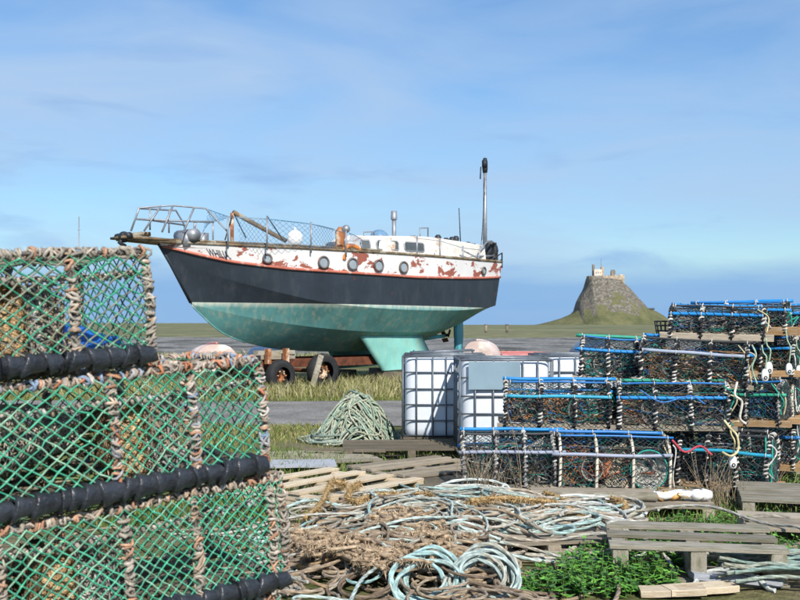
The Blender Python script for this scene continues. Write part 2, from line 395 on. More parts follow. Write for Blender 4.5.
cx0, ctz = cz(345, 152)
castle = tag(empty('castle', (cx0, CY, ctz-6)), 'small stone castle with chimneys crowning the rocky crag', 'castle')
def cpart(name, x0, x1, y0, y1, dy0, dy1, mat, parent=castle, crenel=0):
    mb = MB(); X0, Z1 = cz(x0, y0); X1, Z0 = cz(x1, y1)
    mb.box(((X0+X1)/2, CY+(dy0+dy1)/2, (Z0+Z1)/2), (X1-X0, dy1-dy0, Z1-Z0))
    for k in range(crenel):
        w = (X1-X0)/(2*crenel-1); mb.box((X0+w*(2*k+.5), CY+dy0+.4, Z1+.35), (w, .8, .7))
    o = mb.build(name, mat, None, smooth=False)
    if parent: o.parent = parent; o.matrix_parent_inverse = parent.matrix_world.inverted()
    return o
bpy.context.view_layer.update()
cpart('battery_wall', 343, 466, 152, 210, -9.5, 4, 'stone', crenel=8)
lw = cpart('curtain_wall', 270, 342, 150, 200, -7.5, 3, 'dark_shaded_stone')  # shade on this left wall is put into the darker stone colour
hb = cpart('upper_hall', 303, 345, 112, 160, -4.5, 3, 'gable')
cpart('tower', 346, 361, 100, 160, -3, 1.5, 'stone', crenel=2)
cpart('chimney', 298, 310, 84, 150, -2, 0.5, 'dark_shaded_stone')
ck = cpart('chimney', 401, 424, 122, 156, -4, -1, 'dark_shaded_stone')
for k in range(3): cpart('chimney_pot', 402+k*8, 407+k*8, 114, 122, -3, -2, 'dark_shaded_stone')
cpart('lookout', 440, 462, 143, 153, -8, -5, 'gable')
cpart('flagpole', 346.5, 348.5, 50, 101, -1, -.75, 'dark_shaded_stone')
for wx in (312, 325, 336): cpart('window', wx, wx+4, 128, 136, -4.56, -4.3, 'darkglass')
for wx in (365, 392, 418, 444): cpart('window', wx, wx+4, 172, 180, -9.56, -9.3, 'darkglass')
lb = tag(empty('cottage', (cz(617, 350)[0], CY-6, cz(617, 352)[1])), 'small dark roofed cottage on the lower slope of the crag', 'house')
bpy.context.view_layer.update()
def lp(name, *a):
    o = cpart(name, *a, parent=None); o.parent = lb; o.matrix_parent_inverse = lb.matrix_world.inverted()
lp('wall', 600, 634, 340, 360, -9, -4, 'dark_shaded_stone'); lp('roof', 598, 636, 333, 340, -9.5, -3.5, 'darkglass')
for (pp, h) in (((620,405), 3), ((655,404), 3.5)):
    p = cz(*pp)
# distant pole at the left
mb = MB(); p = at(79, 326, 300); mb.tube([A3(p.x, 300, 0), A3(p.x, 300, 34)], .16, 5); mb.tube([A3(p.x-.5, 300, 30), A3(p.x+.5, 300, 30)], .05, 4)
tag(mb.build('radio_mast', 'steelpipe'), 'thin distant mast rising from the far field beyond the green creels', 'mast')
for (px, w_) in ((486, .9), (507, .9)):
    mb = MB(); p = at(px, 327, 150); mb.tube([A3(p.x, 150, .2), A3(p.x, 150, 1.55)], .2, 6); mb.tube([A3(p.x, 150, 1.5), A3(p.x, 150, 1.62)], .24, 6)
    tag(mb.build('marker_post', 'dark_shaded_stone'), 'dark stubby post on the far bank beyond the rudder', 'post', 'posts on the far bank')

# ------------------------------------------------------------------ grass
def blades(name, n, xr, yr, hr, cols, lean=.5, wid=.008, clump=0, mask=None, label=None, fan=True):
    r = np.random.default_rng(hash(name) % 1000 if False else sum(map(ord, name))+n)
    Y = r.uniform(yr[0], yr[1], n)
    if fan: X = r.uniform(-.46, .46, n)*Y
    else: X = r.uniform(xr[0], xr[1], n)
    if xr is not None and fan: k = (X > xr[0]) & (X < xr[1]); X = X[k]; Y = Y[k]
    if clump:
        k = r.uniform(0, 1, len(X)) < np.clip(.5+clump*vnoise(X, Y, 2.2, 21), .02, 1); X = X[k]; Y = Y[k]
    if mask is not None: k = mask(X, Y); X = X[k]; Y = Y[k]
    n = len(X); h = r.uniform(hr[0], hr[1], n)*(1+.5*vnoise(X, Y, 1.3, 33)); a = r.uniform(0, 6.28, n); w = wid*r.uniform(.6, 1.3, n)
    d = np.stack([np.cos(a), np.sin(a), 0*a], 1); l = r.uniform(0, lean, n)[:, None]*h[:, None]
    b = r.uniform(0, 6.28, n); e = np.stack([np.cos(b), np.sin(b), 0*b], 1)*w[:, None]
    P = np.stack([X, Y, gz(X, Y)-.01], 1); up = np.zeros((n, 3)); up[:, 2] = 1
    v0 = P-e; v1 = P+e; m_ = P+up*(h*.6)[:, None]+d*l*.35; v2 = m_-e*.7; v3 = m_+e*.7; v4 = P+up*h[:, None]*.95+d*l
    V = np.stack([v0, v1, v3, v2, v4], 1).reshape(-1, 3); k = np.arange(n)*5
    Fq = np.stack([k, k+1, k+2, k+3], 1); Ft = np.stack([k+3, k+2, k+4, k+4], 1)
    cl = np.array(cols)[r.integers(0, len(cols), n)]*r.uniform(.7, 1.25, (n, 1))
    mb = MB(); mb.add(V, np.concatenate([Fq, Ft]), np.repeat(cl, 5, 0))
    return stuff(mb.build(name, 'leaf', smooth=False), label, 'grass')
GR = [(.12,.16,.035), (.17,.19,.05), (.22,.21,.08)]; STRAW = [(.34,.30,.15), (.42,.37,.21), (.25,.24,.09)]
blades('long_grass', 52000, (-12, 6), (20.2, 27), (.12, .38), STRAW+GR[1:], .9, .011, 1.2, label='long straw coloured grass growing round the trailer wheels')
blades('road_verge_grass', 52000, (-7, 5), (12.2, 15.4), (.03, .10), GR+STRAW[:1], .9, .007, .9, mask=lambda x, y: y < 14.9+.35*vnoise(x, y, 1.4, 4), label='short trodden grass verge in front of the track')
blades('far_verge_grass', 26000, (-9, 5), (19.2, 21.5), (.04, .13), GR, .9, .009, .9, mask=lambda x, y: y > 19.6+.4*vnoise(x, y, 1.1, 9), label='short green grass along the far side of the track')
blades('yard_grass', 42000, (-3, 6), (7.4, 11.8), (.04, .16), [(.09,.15,.03), (.13,.19,.04), (.2,.2,.08)], .8, .006, 1.1, label='ragged grass between the pallets and creels')
blades('shore_grass', 14000, (-20, 20), (38, 47), (.12, .4), STRAW+GR, .8, .03, .8, label='yellowing grass bank above the shingle')

# ------------------------------------------------------------------ yacht
bw0 = A3(-4.62, 22, 0); ax = A3(.722, .692, 0); nn = A3(.692, -.722, 0)
def bproj(s, b): p = bw0+ax*s+nn*b; return p
def bpt(px, py, b):
    k = (px-400)/F; p0 = bw0+nn*b
    s = (k*p0[1]-p0[0])/(ax[0]-k*ax[1]); D = p0[1]+ax[1]*s
    return A3(s, b, EYE+(HZ-py)/F*D)
BM = basis(ax, nn, (0,0,1), (bw0[0], bw0[1], 0))      # local x aft, y towards the near side, z up  (mirrored frame handled below)
# right-handed frame: use far side as +y
BM = basis(ax, -nn, (0,0,1), (bw0[0], bw0[1], 0))
yacht = tag(empty('sailing_yacht', mat=BM), 'old black, white and teal steel yacht with flaking paint propped ashore on a trailer', 'sailing boat')
bpy.context.view_layer.update()
def L_(p): p = np.asarray(p, float).copy(); p[..., 1] *= -1; return p      # (s, near b, z) -> local
def bpart(mb, name, mat, parent=None, smooth=True):
    for k in range(len(mb.v)): mb.v[k] = L_(mb.v[k])
    mb.f = [f[:, ::-1] if f.shape[1] != 4 else np.where((f[:, 2] == f[:, 3])[:, None], f[:, [2, 1, 0, 0]], f[:, ::-1]) for f in mb.f]
    return mb.build(name, mat, parent or yacht, smooth)
M = 44
def sc(P): return [(5+(a-5)*.835 if a > 5 else a, b, c) for (a, b, c) in P]
sheer = spline(sc([(-.78,.04,3.26),(0,.55,3.23),(1,.98,3.21),(2.5,1.38,3.2),(5,1.58,3.2),(7.5,1.46,3.2),(9,1.22,3.21),(10.25,.98,3.23)]), M)
ch1 = spline(sc([(-.48,.03,2.82),(.4,.50,2.56),(1.5,.95,2.27),(3,1.30,2.0),(5,1.47,1.88),(7.5,1.36,1.88),(9,1.1,1.95),(10.12,.84,2.04)]), M)
ch2 = spline(sc([(.05,.03,1.95),(.9,.36,1.74),(2.0,.66,1.55),(3.5,.92,1.39),(5.2,1.0,1.32),(7,.92,1.34),(8.5,.7,1.52),(10.0,.5,1.95)]), M)
kel = spline(sc([(.12,.0,1.86),(.85,0,1.32),(1.9,0,1.0),(3.2,0,.87),(5,0,.84),(7,0,.96),(8.5,0,1.3),(9.95,0,1.88)]), M)
t = np.linspace(0, 1, M); wdrop = np.interp(t, [0,.08,.2,.35,.6,1], [.07,.17,.33,.44,.52,.40])
wd = sheer+(ch1-sheer)*(wdrop/(sheer[:, 2]-ch1[:, 2]))[:, None]
def strip(mb, a, b, n, mi=0, bulge=.0, col=None):
    rows = []
    for k in range(n+1):
        u = k/n; p = a*(1-u)+b*u; p = p.copy(); p[:, 1] += bulge*4*u*(1-u)*np.clip(a[:, 1]*2, 0, 1); rows.append(p)
    V = np.array(rows); m = V.shape[1]
    i, j = np.meshgrid(np.arange(n), np.arange(m-1), indexing='ij'); q = (i*m+j).ravel()
    for sgn in (1, -1):
        W_ = V.copy(); W_[..., 1] *= sgn
        f = np.stack([q, q+m, q+m+1, q+1], 1)
        if sgn < 0: f = f[:, ::-1]
        mb.add(W_.reshape(-1, 3), f, col, mi)
hull = MB()
strip(hull, wd, ch1, 4, 0, .0); strip(hull, ch1, ch2, 4, 0, .0); strip(hull, ch2, kel, 4, 0, .02)
def mir(p): q = np.array(p, float); q[1] *= -1; return q
e = -1
hull.add([wd[e], mir(wd[e]), mir(ch1[e]), ch1[e]], [[0,1,2,3]]); hull.add([ch1[e], mir(ch1[e]), mir(ch2[e]), ch2[e]], [[0,1,2,3]])
hull.add([ch2[e], mir(ch2[e]), kel[e]], [[0,1,2]])
ho = bpart(hull, 'hull', ['hullblack', 'hullteal'])
bm = bmesh.new(); bm.from_mesh(ho.data)
bmesh.ops.bisect_plane(bm, geom=bm.verts[:]+bm.edges[:]+bm.faces[:], plane_co=(0,0,2.0), plane_no=(0.004,0,1))
for f in bm.faces:
    if f.calc_center_median().z+.004*f.calc_center_median().x < 2.0: f.material_index = 1
bm.to_mesh(ho.data); bm.free()
mb = MB(); strip(mb, sheer, wd, 2, 0); mb.add([sheer[e], mir(sheer[e]), mir(wd[e]), wd[e]], [[0,1,2,3]]); bpart(mb, 'bulwark', 'hullwhite')
mb = MB()
for sg in (1, -1):
    P = wd.copy(); P[:, 1] = (P[:, 1]+.012)*sg; mb.tube(P, np.interp(t, [0,.1,1], [.022,.035,.035]), 5)
bpart(mb, 'rubbing_strake', 'hullred')
mb = MB()
for sg in (1, -1):
    P = sheer.copy(); P[:, 1] *= sg; P[:, 2] += .03
    mb.tube(P, .034, 5)
bpart(mb, 'cap_rail', 'caprail')
mb = MB(); mb.tube(np.array([sheer[0], ch1[0], (ch2[0]*.95+ch1[0]*.05)])*[1,0,1], .04, 6); bpart(mb, 'stem_bar', 'hullblack'); mb = MB(); mb.tube(np.array([ch2[0], kel[0]]+[kel[k] for k in range(2, 12, 2)])*[1,0,1], .018, 6); bpart(mb, 'forefoot_bar', 'hullteal')
mb = MB(); dk = np.stack([sheer*[1, u, 1]-[0,0,.06] for u in (-.97,-.5,0,.5,.97)]); dk[2,:,2] += .06; dk[1,:,2] += .04; dk[3,:,2] += .04
i, j = np.meshgrid(np.arange(4), np.arange(M-1), indexing='ij'); q = (i*M+j).ravel(); mb.add(dk.reshape(-1,3), np.stack([q, q+1, q+M+1, q+M], 1)); bpart(mb, 'deck', 'whitecabin')
# raised timber edge along the fore part
mb = MB()
for sg in (1, -1):
    P = sheer[2:24].copy(); P[:, 1] = (P[:, 1]-.10)*sg; P[:, 2] += .09; mb.tube(P, .026, 4)
    for k in range(0, 22, 3): mb.box(P[k]-[0,0,.05], (.06,.05,.12))
bpart(mb, 'toe_rail', 'caprail')
# bilge keels
for sg in (1, -1):
    mb = MB(); b0, b1 = .72, .86
    pts = [(4.75, 1.40), (7.15, 1.42), (7.75, .44), (5.65, .36)]
    outl = []
    for (s_, z_) in pts: outl.append((s_, z_))
    n = 10; V = []
    for k in range(n+1):
        u = k/n; bb = b0+(b1-b0)*u
        le = 4.15+(4.95-4.15)*u; te = 6.35+(6.9-6.35)*u; z0 = 1.42+( .36-1.42)*u; z1 = 1.44+(.44-1.44)*u
        for (f_, th) in ((0,.0),(.08,.05),(.35,.085),(.7,.06),(1,.0)): V.append((le+(te-le)*f_, bb+th, z0+(z1-z0)*f_))
        for (f_, th) in ((.7,-.06),(.35,-.085),(.08,-.05)): V.append((le+(te-le)*f_, bb+th, z0+(z1-z0)*f_))
    V = np.array(V); V[:, 1] *= sg
    k, j = np.meshgrid(np.arange(n), np.arange(8), indexing='ij'); k = k.ravel(); j = j.ravel(); j2 = (j+1) % 8
    f = np.stack([k*8+j, k*8+j2, (k+1)*8+j2, (k+1)*8+j], 1); mb.add(V, f if sg > 0 else f[:, ::-1]); c_ = n*8
    mb.add(V[c_:], [[0,1,7,7],[1,2,6,7],[2,3,5,6],[3,4,5,5]] if sg > 0 else [[7,1,0,0],[7,6,2,1],[6,5,3,2],[5,4,3,3]])
    bpart(mb, 'bilge_keel', 'tealkeel')
# rudder, skeg, propeller shaft
mb = MB(); V = []
for z_, l0, l1 in ((1.72, 8.45, 8.85), (1.2, 8.47, 8.87), (.62, 8.55, 8.82)):
    for (f_, th) in ((0,0),(.2,.045),(.6,.035),(1,0),(.6,-.035),(.2,-.045)): V.append((l0+(l1-l0)*f_, th, z_))
k, j = np.meshgrid(np.arange(2), np.arange(6), indexing='ij'); k = k.ravel(); j = j.ravel(); j2 = (j+1) % 6
mb.add(V, np.stack([k*6+j, k*6+j2, (k+1)*6+j2, (k+1)*6+j], 1)); mb.add(V[12:], [[0,1,5,5],[1,2,4,5],[2,3,4,4]]); mb.tube([A3(8.57,0,1.8), A3(8.57,0,.62)], .06, 8)
rud = bpart(mb, 'rudder', 'tealblue')
mb = MB(); mb.tube([A3(7.2,0,1.12), A3(8.1,0,1.2)], .05, 8); mb.tube([A3(7.7,0,1.4), A3(7.8,0,1.16)], .04, 6); bpart(mb, 'propeller_shaft', 'tealblue')
mb = MB()
for a in range(3):
    an = a*2.094+.4; c_ = A3(8.15, math.cos(an)*.14, 1.22+math.sin(an)*.14)
    mb.box(c_, (.025, .11, .2), Matrix.Rotation(-an+.0, 3, 'X') @ Matrix.Rotation(.5, 3, 'Z'))
mb.tube([A3(8.09,0,1.22), A3(8.21,0,1.22)], .045, 8); bpart(mb, 'propeller', 'rust')
# portholes on both sides of the white band
mid = (sheer*.42+wd*.58)
prox = []
for k in range(M):
    p = bproj(mid[k, 0], mid[k, 1]); prox.append(400+F*p[0]/p[1])
prox = np.array(prox)
for px in (267, 323, 352, 378, 403, 483):
    for sg in (1, -1):
        c_ = A3(*[np.interp(px, prox, mid[:, q]) for q in range(3)]); c2 = A3(*[np.interp(px+4, prox, mid[:, q]) for q in range(3)])
        tg = c2-c_; tg /= np.linalg.norm(tg); no = np.cross(tg, A3(0,0,1)); no = -no if no[1] < 0 else no; no /= np.linalg.norm(no)
        rr_ = .13 if 300 < px < 470 else .095
        an = np.linspace(0, 2*math.pi, 17)[:-1]; ring = np.array([c_+no*.035+(tg*math.cos(a)+A3(0,0,1)*math.sin(a))*rr_ for a in an]); 
        mb = MB(); R2 = ring.copy(); R2[:, 1] *= sg; mb.tube(R2, .024, 6, closed=True); po = bpart(mb, 'porthole', 'portrim')
        mb = MB(); disc = np.array([c_+no*.03+(tg*math.cos(a)+A3(0,0,1)*math.sin(a))*rr_ for a in an]+[c_+no*.03]); disc[:, 1] *= sg
        mb.add(disc, [[16, k, (k+1) % 16] if sg > 0 else [16, (k+1) % 16, k] for k in range(16)]); bpart(mb, 'pane', 'frost', po)
# cabin trunk
mb = MB(); cs = np.linspace(4.3, 8.9, 14); V = []
for s_ in cs:
    bh = np.interp(s_, [4.3,5,7,9.3], [.62,.92,.98,.72]); zt = np.interp(s_, [4.3,4.5,6.5,9.3], [3.40,3.62,3.72,3.64])
    V += [(s_, bh+.08, 3.12), (s_, bh, zt), (s_, bh-.12, zt+.07), (s_, 0, zt+.14), (s_, -bh+.12, zt+.07), (s_, -bh, zt), (s_, -bh-.08, 3.12)]
V = np.array(V); k, j = np.meshgrid(np.arange(13), np.arange(6), indexing='ij'); q = (k*7+j).ravel(); f = np.stack([q, q+7, q+8, q+1], 1)
mb.add(V, f[:, ::-1]); mb.add(V[:7], [[0,1,2,3,4,5,6]]); mb.add(V[-7:], [[6,5,4,3,2,1,0]]); cab = bpart(mb, 'cabin', 'whitecabin', smooth=False)
def cabwin(s0, s1, sg):
    P = []
    for (u, w) in ((0,.2),(.06,.0),(.94,.0),(1,.2),(1,.8),(.94,1),(.06,1),(0,.8)):
        s_ = s0+(s1-s0)*u; bh = np.interp(s_, [4.3,5,7,9.3], [.62,.92,.98,.72])
        z_ = 3.37+.22*w; zt = np.interp(s_, [4.3,4.5,6.5,9.3], [3.40,3.62,3.72,3.64]); P.append((s_, (bh+.08*(zt-z_)/(zt-3.12)+.012)*sg, z_))
    P = np.array(P); mb = MB(); mb.tube(np.vstack([P, P[:1]]), .02, 4, cap=False); w_ = bpart(mb, 'cabin_window', 'steelpipe', cab)
    mb = MB(); mb.add(P, [list(range(8))]); return bpart(mb, 'window_pane', 'darkglass')
for s0, s1 in ((4.42, 4.62), (4.78, 5.42), (5.62, 6.30)):
    for sg in (1, -1): cabwin(s0, s1, sg)
mb = MB(); mb.box((4.62, 0, 3.5), (.7, .8, .18)); bpart(mb, 'hatch', 'steelpipe'); mb = MB(); mb.box((7.4, 0, 3.72), (1.0, .9, .12)); bpart(mb, 'hatch', 'steelpipe')
mb = MB()   # grab rails and stains on the cabin top
for sg in (1, -1):
    P = np.array([(s_, .7*sg, 3.72) for s_ in np.linspace(5, 8.6, 9)]); mb.tube(P, .02, 5)
    for k in range(0, 9, 2): mb.tube([P[k]-[0,0,.14], P[k]], .015, 4)
bpart(mb, 'grab_rail', 'steelpipe')
# blue dome buoy on the coachroof, flue pipe, rusty vent, lifebuoy
def ball(mb, c, r, sq=1.0, n=14, m=8, col=None):
    V = [(c[0], c[1], c[2]-r*sq)]
    for i in range(1, m):
        a = -math.pi/2+math.pi*i/m
        for j in range(n): V.append((c[0]+r*math.cos(a)*math.cos(6.2832*j/n), c[1]+r*math.cos(a)*math.sin(6.2832*j/n), c[2]+r*sq*math.sin(a)))
    V.append((c[0], c[1], c[2]+r*sq)); f = []
    for j in range(n):
        f.append([0, 1+(j+1) % n, 1+j, 1+j])
        for i in range(m-2):
            p = 1+i*n; f.append([p+j, p+(j+1) % n, p+n+(j+1) % n, p+n+j])
        p = 1+(m-2)*n; f.append([p+j, p+(j+1) % n, len(V)-1, len(V)-1])
    mb.add(V, f, col)
p = bpt(379, 240, .1); mb = MB(); ball(mb, (p[0], p[1], p[2]), .27, 1.0); mb.tube([A3(p[0], p[1], p[2]-.12), A3(p[0], p[1], p[2]-.06)], .29, 16); bpart(mb, 'skylight_dome', 'bluebuoy')
p = bpt(394, 240, .1); q = bpt(394, 211, .1); r_ = bpt(394, 219, .1); mb = MB()
mb.tube([A3(p[0], p[1], 3.5), A3(p[0], p[1], r_[2])], .055, 10); mb.tube([A3(p[0], p[1], r_[2]-.02), A3(p[0], p[1], r_[2]), A3(p[0], p[1], q[2])], [.08,.085,.075], 10); bpart(mb, 'flue_pipe', 'steelpipe')
p = bpt(340, 250, .6); q = bpt(340, 227, .6); mb = MB(); mb.tube([A3(p[0], .6, p[2]), A3(p[0], .6, p[2]+.25), A3(p[0]+.02, .6, q[2]-.12), A3(p[0]+.02, .6, q[2])], [.13,.11,.14,.06], 10); bpart(mb, 'ventilator', 'rustpaint')
p = bpt(353, 255, 1.42); an = np.linspace(0, math.pi*1.1, 16); P = np.array([(p[0]+.3*math.cos(a), 1.42-.05*math.sin(a), p[2]-.05+.27*math.sin(a)) for a in an]); mb = MB(); mb.tube(P, .055, 8); bpart(mb, 'lifebuoy', 'orange')
p = bpt(346, 250, 1.2); mb = MB(); mb.tube([A3(p[0],1.2,p[2]), A3(p[0],1.2,bpt(346,232,1.2)[2])], .025, 6); q = bpt(346,229,1.2); ball(mb, q, .1); bpart(mb, 'searchlight', 'steelpipe')
# mizzen stump with masthead fitting, whip aerial
p = bpt(485, 250, 0); q = bpt(485, 158, 0); r_ = bpt(485, 171, 0); mb = MB()
mb.tube([A3(p[0],0,3.2), A3(p[0],0,r_[2])], [.065,.05], 10); mast = bpart(mb, 'mast_stump', 'steelpipe')
mb = MB(); mb.tube([A3(p[0],0,r_[2]-.05), A3(p[0],0,r_[2]+.06), A3(p[0],0,q[2]-.1), A3(p[0],0,q[2])], [.065,.08,.075,.05], 8); mb.tube([A3(p[0]-.2,0,r_[2]-.25), A3(p[0]-.18,0,r_[2]+.1)], .02, 5); mb.box((p[0]-.06,.03,r_[2]+.2), (.08,.12,.2)); bpart(mb, 'masthead_fitting', 'blackplastic', mast)
p = bpt(461, 246, .2); q = bpt(459, 208, .2); mb = MB(); mb.tube([A3(p[0],.2,3.5), A3(q[0],.2,q[2])], [.02,.012], 5); ball(mb, (p[0],.2,3.7), .05); bpart(mb, 'whip_aerial', 'blackplastic')
# rails on coachroof and stern
def rails(name, lines, r=.02, mat='steelpipe', parent=None):
    mb = MB()
    for L in lines: mb.tube(np.array([bpt(*q) for q in L]), r, 6)
    return bpart(mb, name, mat, parent)
rails('hatch_hoop', [[(420,243,.2),(420,228,.2),(428,228,-.1),(428,243,-.1)], [(411,243,.2),(411,236,.2),(415,236,0),(415,243,0)]])
rails('roof_frame', [[(364,244,.5),(364,232,.5),(374,232,.3),(374,240,.3)]])
rails('stern_rail', [[(477,268,1.0),(480,249,1.0),(488,241,.9),(496,243,.4),(497,266,.3)], [(498,266,-.4),(497,246,-.4),(488,242,.9)], [(462,250,1.1),(497,268,.8)], [(478,256,1.0),(496,256,.3)]], .022)
rails('boarding_ladder', [[(494,258,.5),(502,253,.3),(502,268,.3)], [(497,262,.5),(501,260,.2)]], .02, 'blackplastic')
p = bpt(491, 253, .35); mb = MB(); an = np.linspace(0, 6.283, 25)[:-1]
mb.tube(np.array([(p[0]+.14*math.cos(a)+.02*math.sin(3*a), .35+.02*math.sin(5*a), p[2]+.26*math.sin(a)) for a in an]), .10, 8, closed=True); bpart(mb, 'black_fender', 'blackplastic')
rails('backstay', [[(485,190,0),(481,247,.9)], [(485,170,0),(482,240,.2)]], .008, 'blackplastic')
# winches / clutter on the coachroof
for px, py, b_ in ((438,240,.5),(446,243,.5),(452,242,.3),(456,241,.1),(430,244,.6),(468,247,.5)):
    p = bpt(px, py, b_); mb = MB(); mb.tube([p-[0,0,.2], p-[0,0,.03], p+[0,0,.08], p+[0,0,.14]], [.09,.07,.09,.05], 8); bpart(mb, 'winch', 'blackplastic')
# stanchions and life lines
def stan(px, b_, y0, y1): return [(px, y0, b_), (px, y1, b_)]
for px, b_, y0, y1 in ((228,.98,248,216),(267,1.25,250,217),(311,1.4,253,222),(346,1.5,257,231),(417,1.45,262,236),(440,1.4,264,239),(463,1.3,266,246)):
    rails('stanchion', [stan(px, b_, y0, y1)], .021)
[rails('life_line', [q], .007) for q in ([(228,217,.98),(267,219,1.25),(311,224,1.4),(346,233,1.5)], [(417,238,1.45),(440,241,1.4),(463,248,1.3),(480,250,1.0)])]
# pulpit over the bowsprit
rails('pulpit', [[(131,231,.15),(139,208,.15),(150,207,.2),(173,205.5,.35),(190,207,.45),(206,208.5,.55),(228,232,.75),(228,247,.8)],
                 [(144,231,.25),(161,206,.3)], [(162,232,.4),(173,205.5,.35)], [(183,233,.55),(194,208,.48)], [(136,219,.15),(178,221,.35),(214,222,.6)],
                 [(139,208,.15),(141,208.5,-.1),(150,209,-.35),(176,210.5,-.5),(184,224,-.55),(186,234,-.6)], [(150,209,-.3),(150,230,-.3)], [(136,219,.1),(150,220,-.3),(184,225,-.55)], [(169,210,-.45),(169,233,-.45)],
                 [(213,223,-.6),(213,240,-.6)]], .021)
mb = MB(); a_ = bpt(122,238,0); b_ = bpt(172,243,0)
for o_ in (-.22, 0, .22): mb.tube([A3(a_[0], o_, a_[2]+.0), A3(b_[0]+.6, o_*1.3, 3.26)], .06, 5)
mb.box(((a_[0]+b_[0])/2-.1, 0, (a_[2]+b_[2])/2+.02), (1.2, .62, .05)); bs = bpart(mb, 'bowsprit', 'caprail')
mb = MB()
for k in range(6): p = bpt(124+4*k, 235.5+rnd.uniform(-1,1), rnd.uniform(-.1,.25)); mb.tube([p-[.1,0,.02], p+[.12,.05,.02]], .05, 6)
bpart(mb, 'platform_lashing', 'caprail')
p = bpt(124, 237, .1); mb = MB(); ball(mb, p, .12); mb.tube([p, p+A3(-.1,0,-.12), p+A3(.02,.02,-.2)], .05, 6); mb.tube([p+A3(0,-.3,.02), p+A3(0,.25,.02)], .07, 8); bpart(mb, 'anchor_roller', 'blackplastic')
p = bpt(187, 240, .2); mb = MB(); mb.box(p, (.35,.4,.3)); mb.tube([p+A3(0,-.35,.1), p+A3(0,.35,.1)], .13, 10); mb.tube([p+A3(.05,.2,.1), p+A3(.05,.25,.4)], .03, 6); p2 = bpt(203,241,.3); mb.box(p2, (.18,.18,.35)); bpart(mb, 'windlass', 'steelpipe')
# derelict spar lying on deck with stay and post
rails('spar', [[(233,212,.1),(262,228,.2),(286,241,.3)]], .055, 'caprail')
rails('samson_post', [[(232,244,.1),(232,213,.1)]], .045, 'rustpaint'); [rails('stay', [q], .014, 'blackplastic') for q in ([(233,212,.1),(246,238,.6)], [(267,216,.6),(283,240,.6)], [(233,213,.1),(225,240,.4)])]
p = bpt(295, 238, .5); mb = MB(); ball(mb, p, .19); q = p; mb.tube([p+A3(0,0,.17), p+A3(0,0,.25)], .03, 6); bpart(mb, 'white_buoy', 'whiteplastic')
# blue guard netting hung on the life lines
def bnet(name, top, bot, du=.085, r=.0045):
    top = spline(np.array([bpt(*q) for q in top]), 60); bot = spline(np.array([bpt(*q) for q in bot]), 60); mb = MB(); L = np.linalg.norm(np.diff(top, axis=0), axis=1).sum()
    def P(u, v): u = np.clip(u, 0, 1)*59; i = np.minimum(u.astype(int), 58); f_ = (u-i)[:, None]; a = top[i]*(1-f_)+top[i+1]*f_; b = bot[i]*(1-f_)+bot[i+1]*f_; return a*(1-v[:, None])+b*v[:, None]
    n = int(L/du)
    for k in range(-8, n+8):
        for sg in (1, -1):
            v = np.linspace(0, 1, 8); u = (k+sg*v*5)/n; ok = (u >= 0) & (u <= 1)
            if ok.sum() > 1: mb.tube(P(u[ok], v[ok]), r, 3, (.07,.2,.36), cap=False)
    mb.tube(top, r*2, 4, (.1,.25,.4)); return bpart(mb, name, 'net')
bnet('guard_net', [(207,209,.5),(218,213,.6),(230,217,.7)], [(201,236,.5),(209,224,.55),(224,220,.7)])
bnet('guard_net', [(236,217,.9),(267,219,1.25),(311,224,1.4),(334,229,1.45)], [(238,244,.9),(267,246,1.25),(311,248,1.4),(334,250,1.45)], .11, .004)
bnet('guard_net', [(349,233,1.5),(356,236,1.4),(362,240,1.2)], [(349,246,1.5),(356,246,1.4),(362,247,1.2)], .1, .004)
# name lettering on the bow
pa = bpt(208, 248, .75); cu = bpy.data.curves.new('name_lettering', 'FONT'); cu.body = 'WHILJA.'; cu.size = .30; cu.extrude = .002
to = bpy.data.objects.new('tmp', cu); COL.objects.link(to); bpy.context.view_layer.update()
me = bpy.data.meshes.new_from_object(to.evaluated_get(bpy.context.evaluated_depsgraph_get())); bpy.data.objects.remove(to)
band = sheer*.48+wd*.52; bx_ = np.array([400+F*bproj(*band[k][:2])[0]/bproj(*band[k][:2])[1] for k in range(M)])
xs_ = np.array([v.co.x for v in me.vertices]); x1 = xs_.max()
for v in me.vertices:
    px = 207+22*(v.co.x/x1); a = np.array([np.interp(px, bx_, band[:, q]) for q in range(3)]); s0 = np.array([np.interp(px, bx_, sheer[:, q]) for q in range(3)]); w0 = np.array([np.interp(px, bx_, wd[:, q]) for q in range(3)])
    dz = (v.co.y-.13)*.82; dirv = (s0-w0)/max(1e-6, (s0-w0)[2]); a = a+dirv*dz; a[1] += .012+v.co.z; a = L_(a); v.co = a
me.materials.append(MAT['letter']); lo = bpy.data.objects.new('name_lettering', me); COL.objects.link(lo); lo.parent = yacht

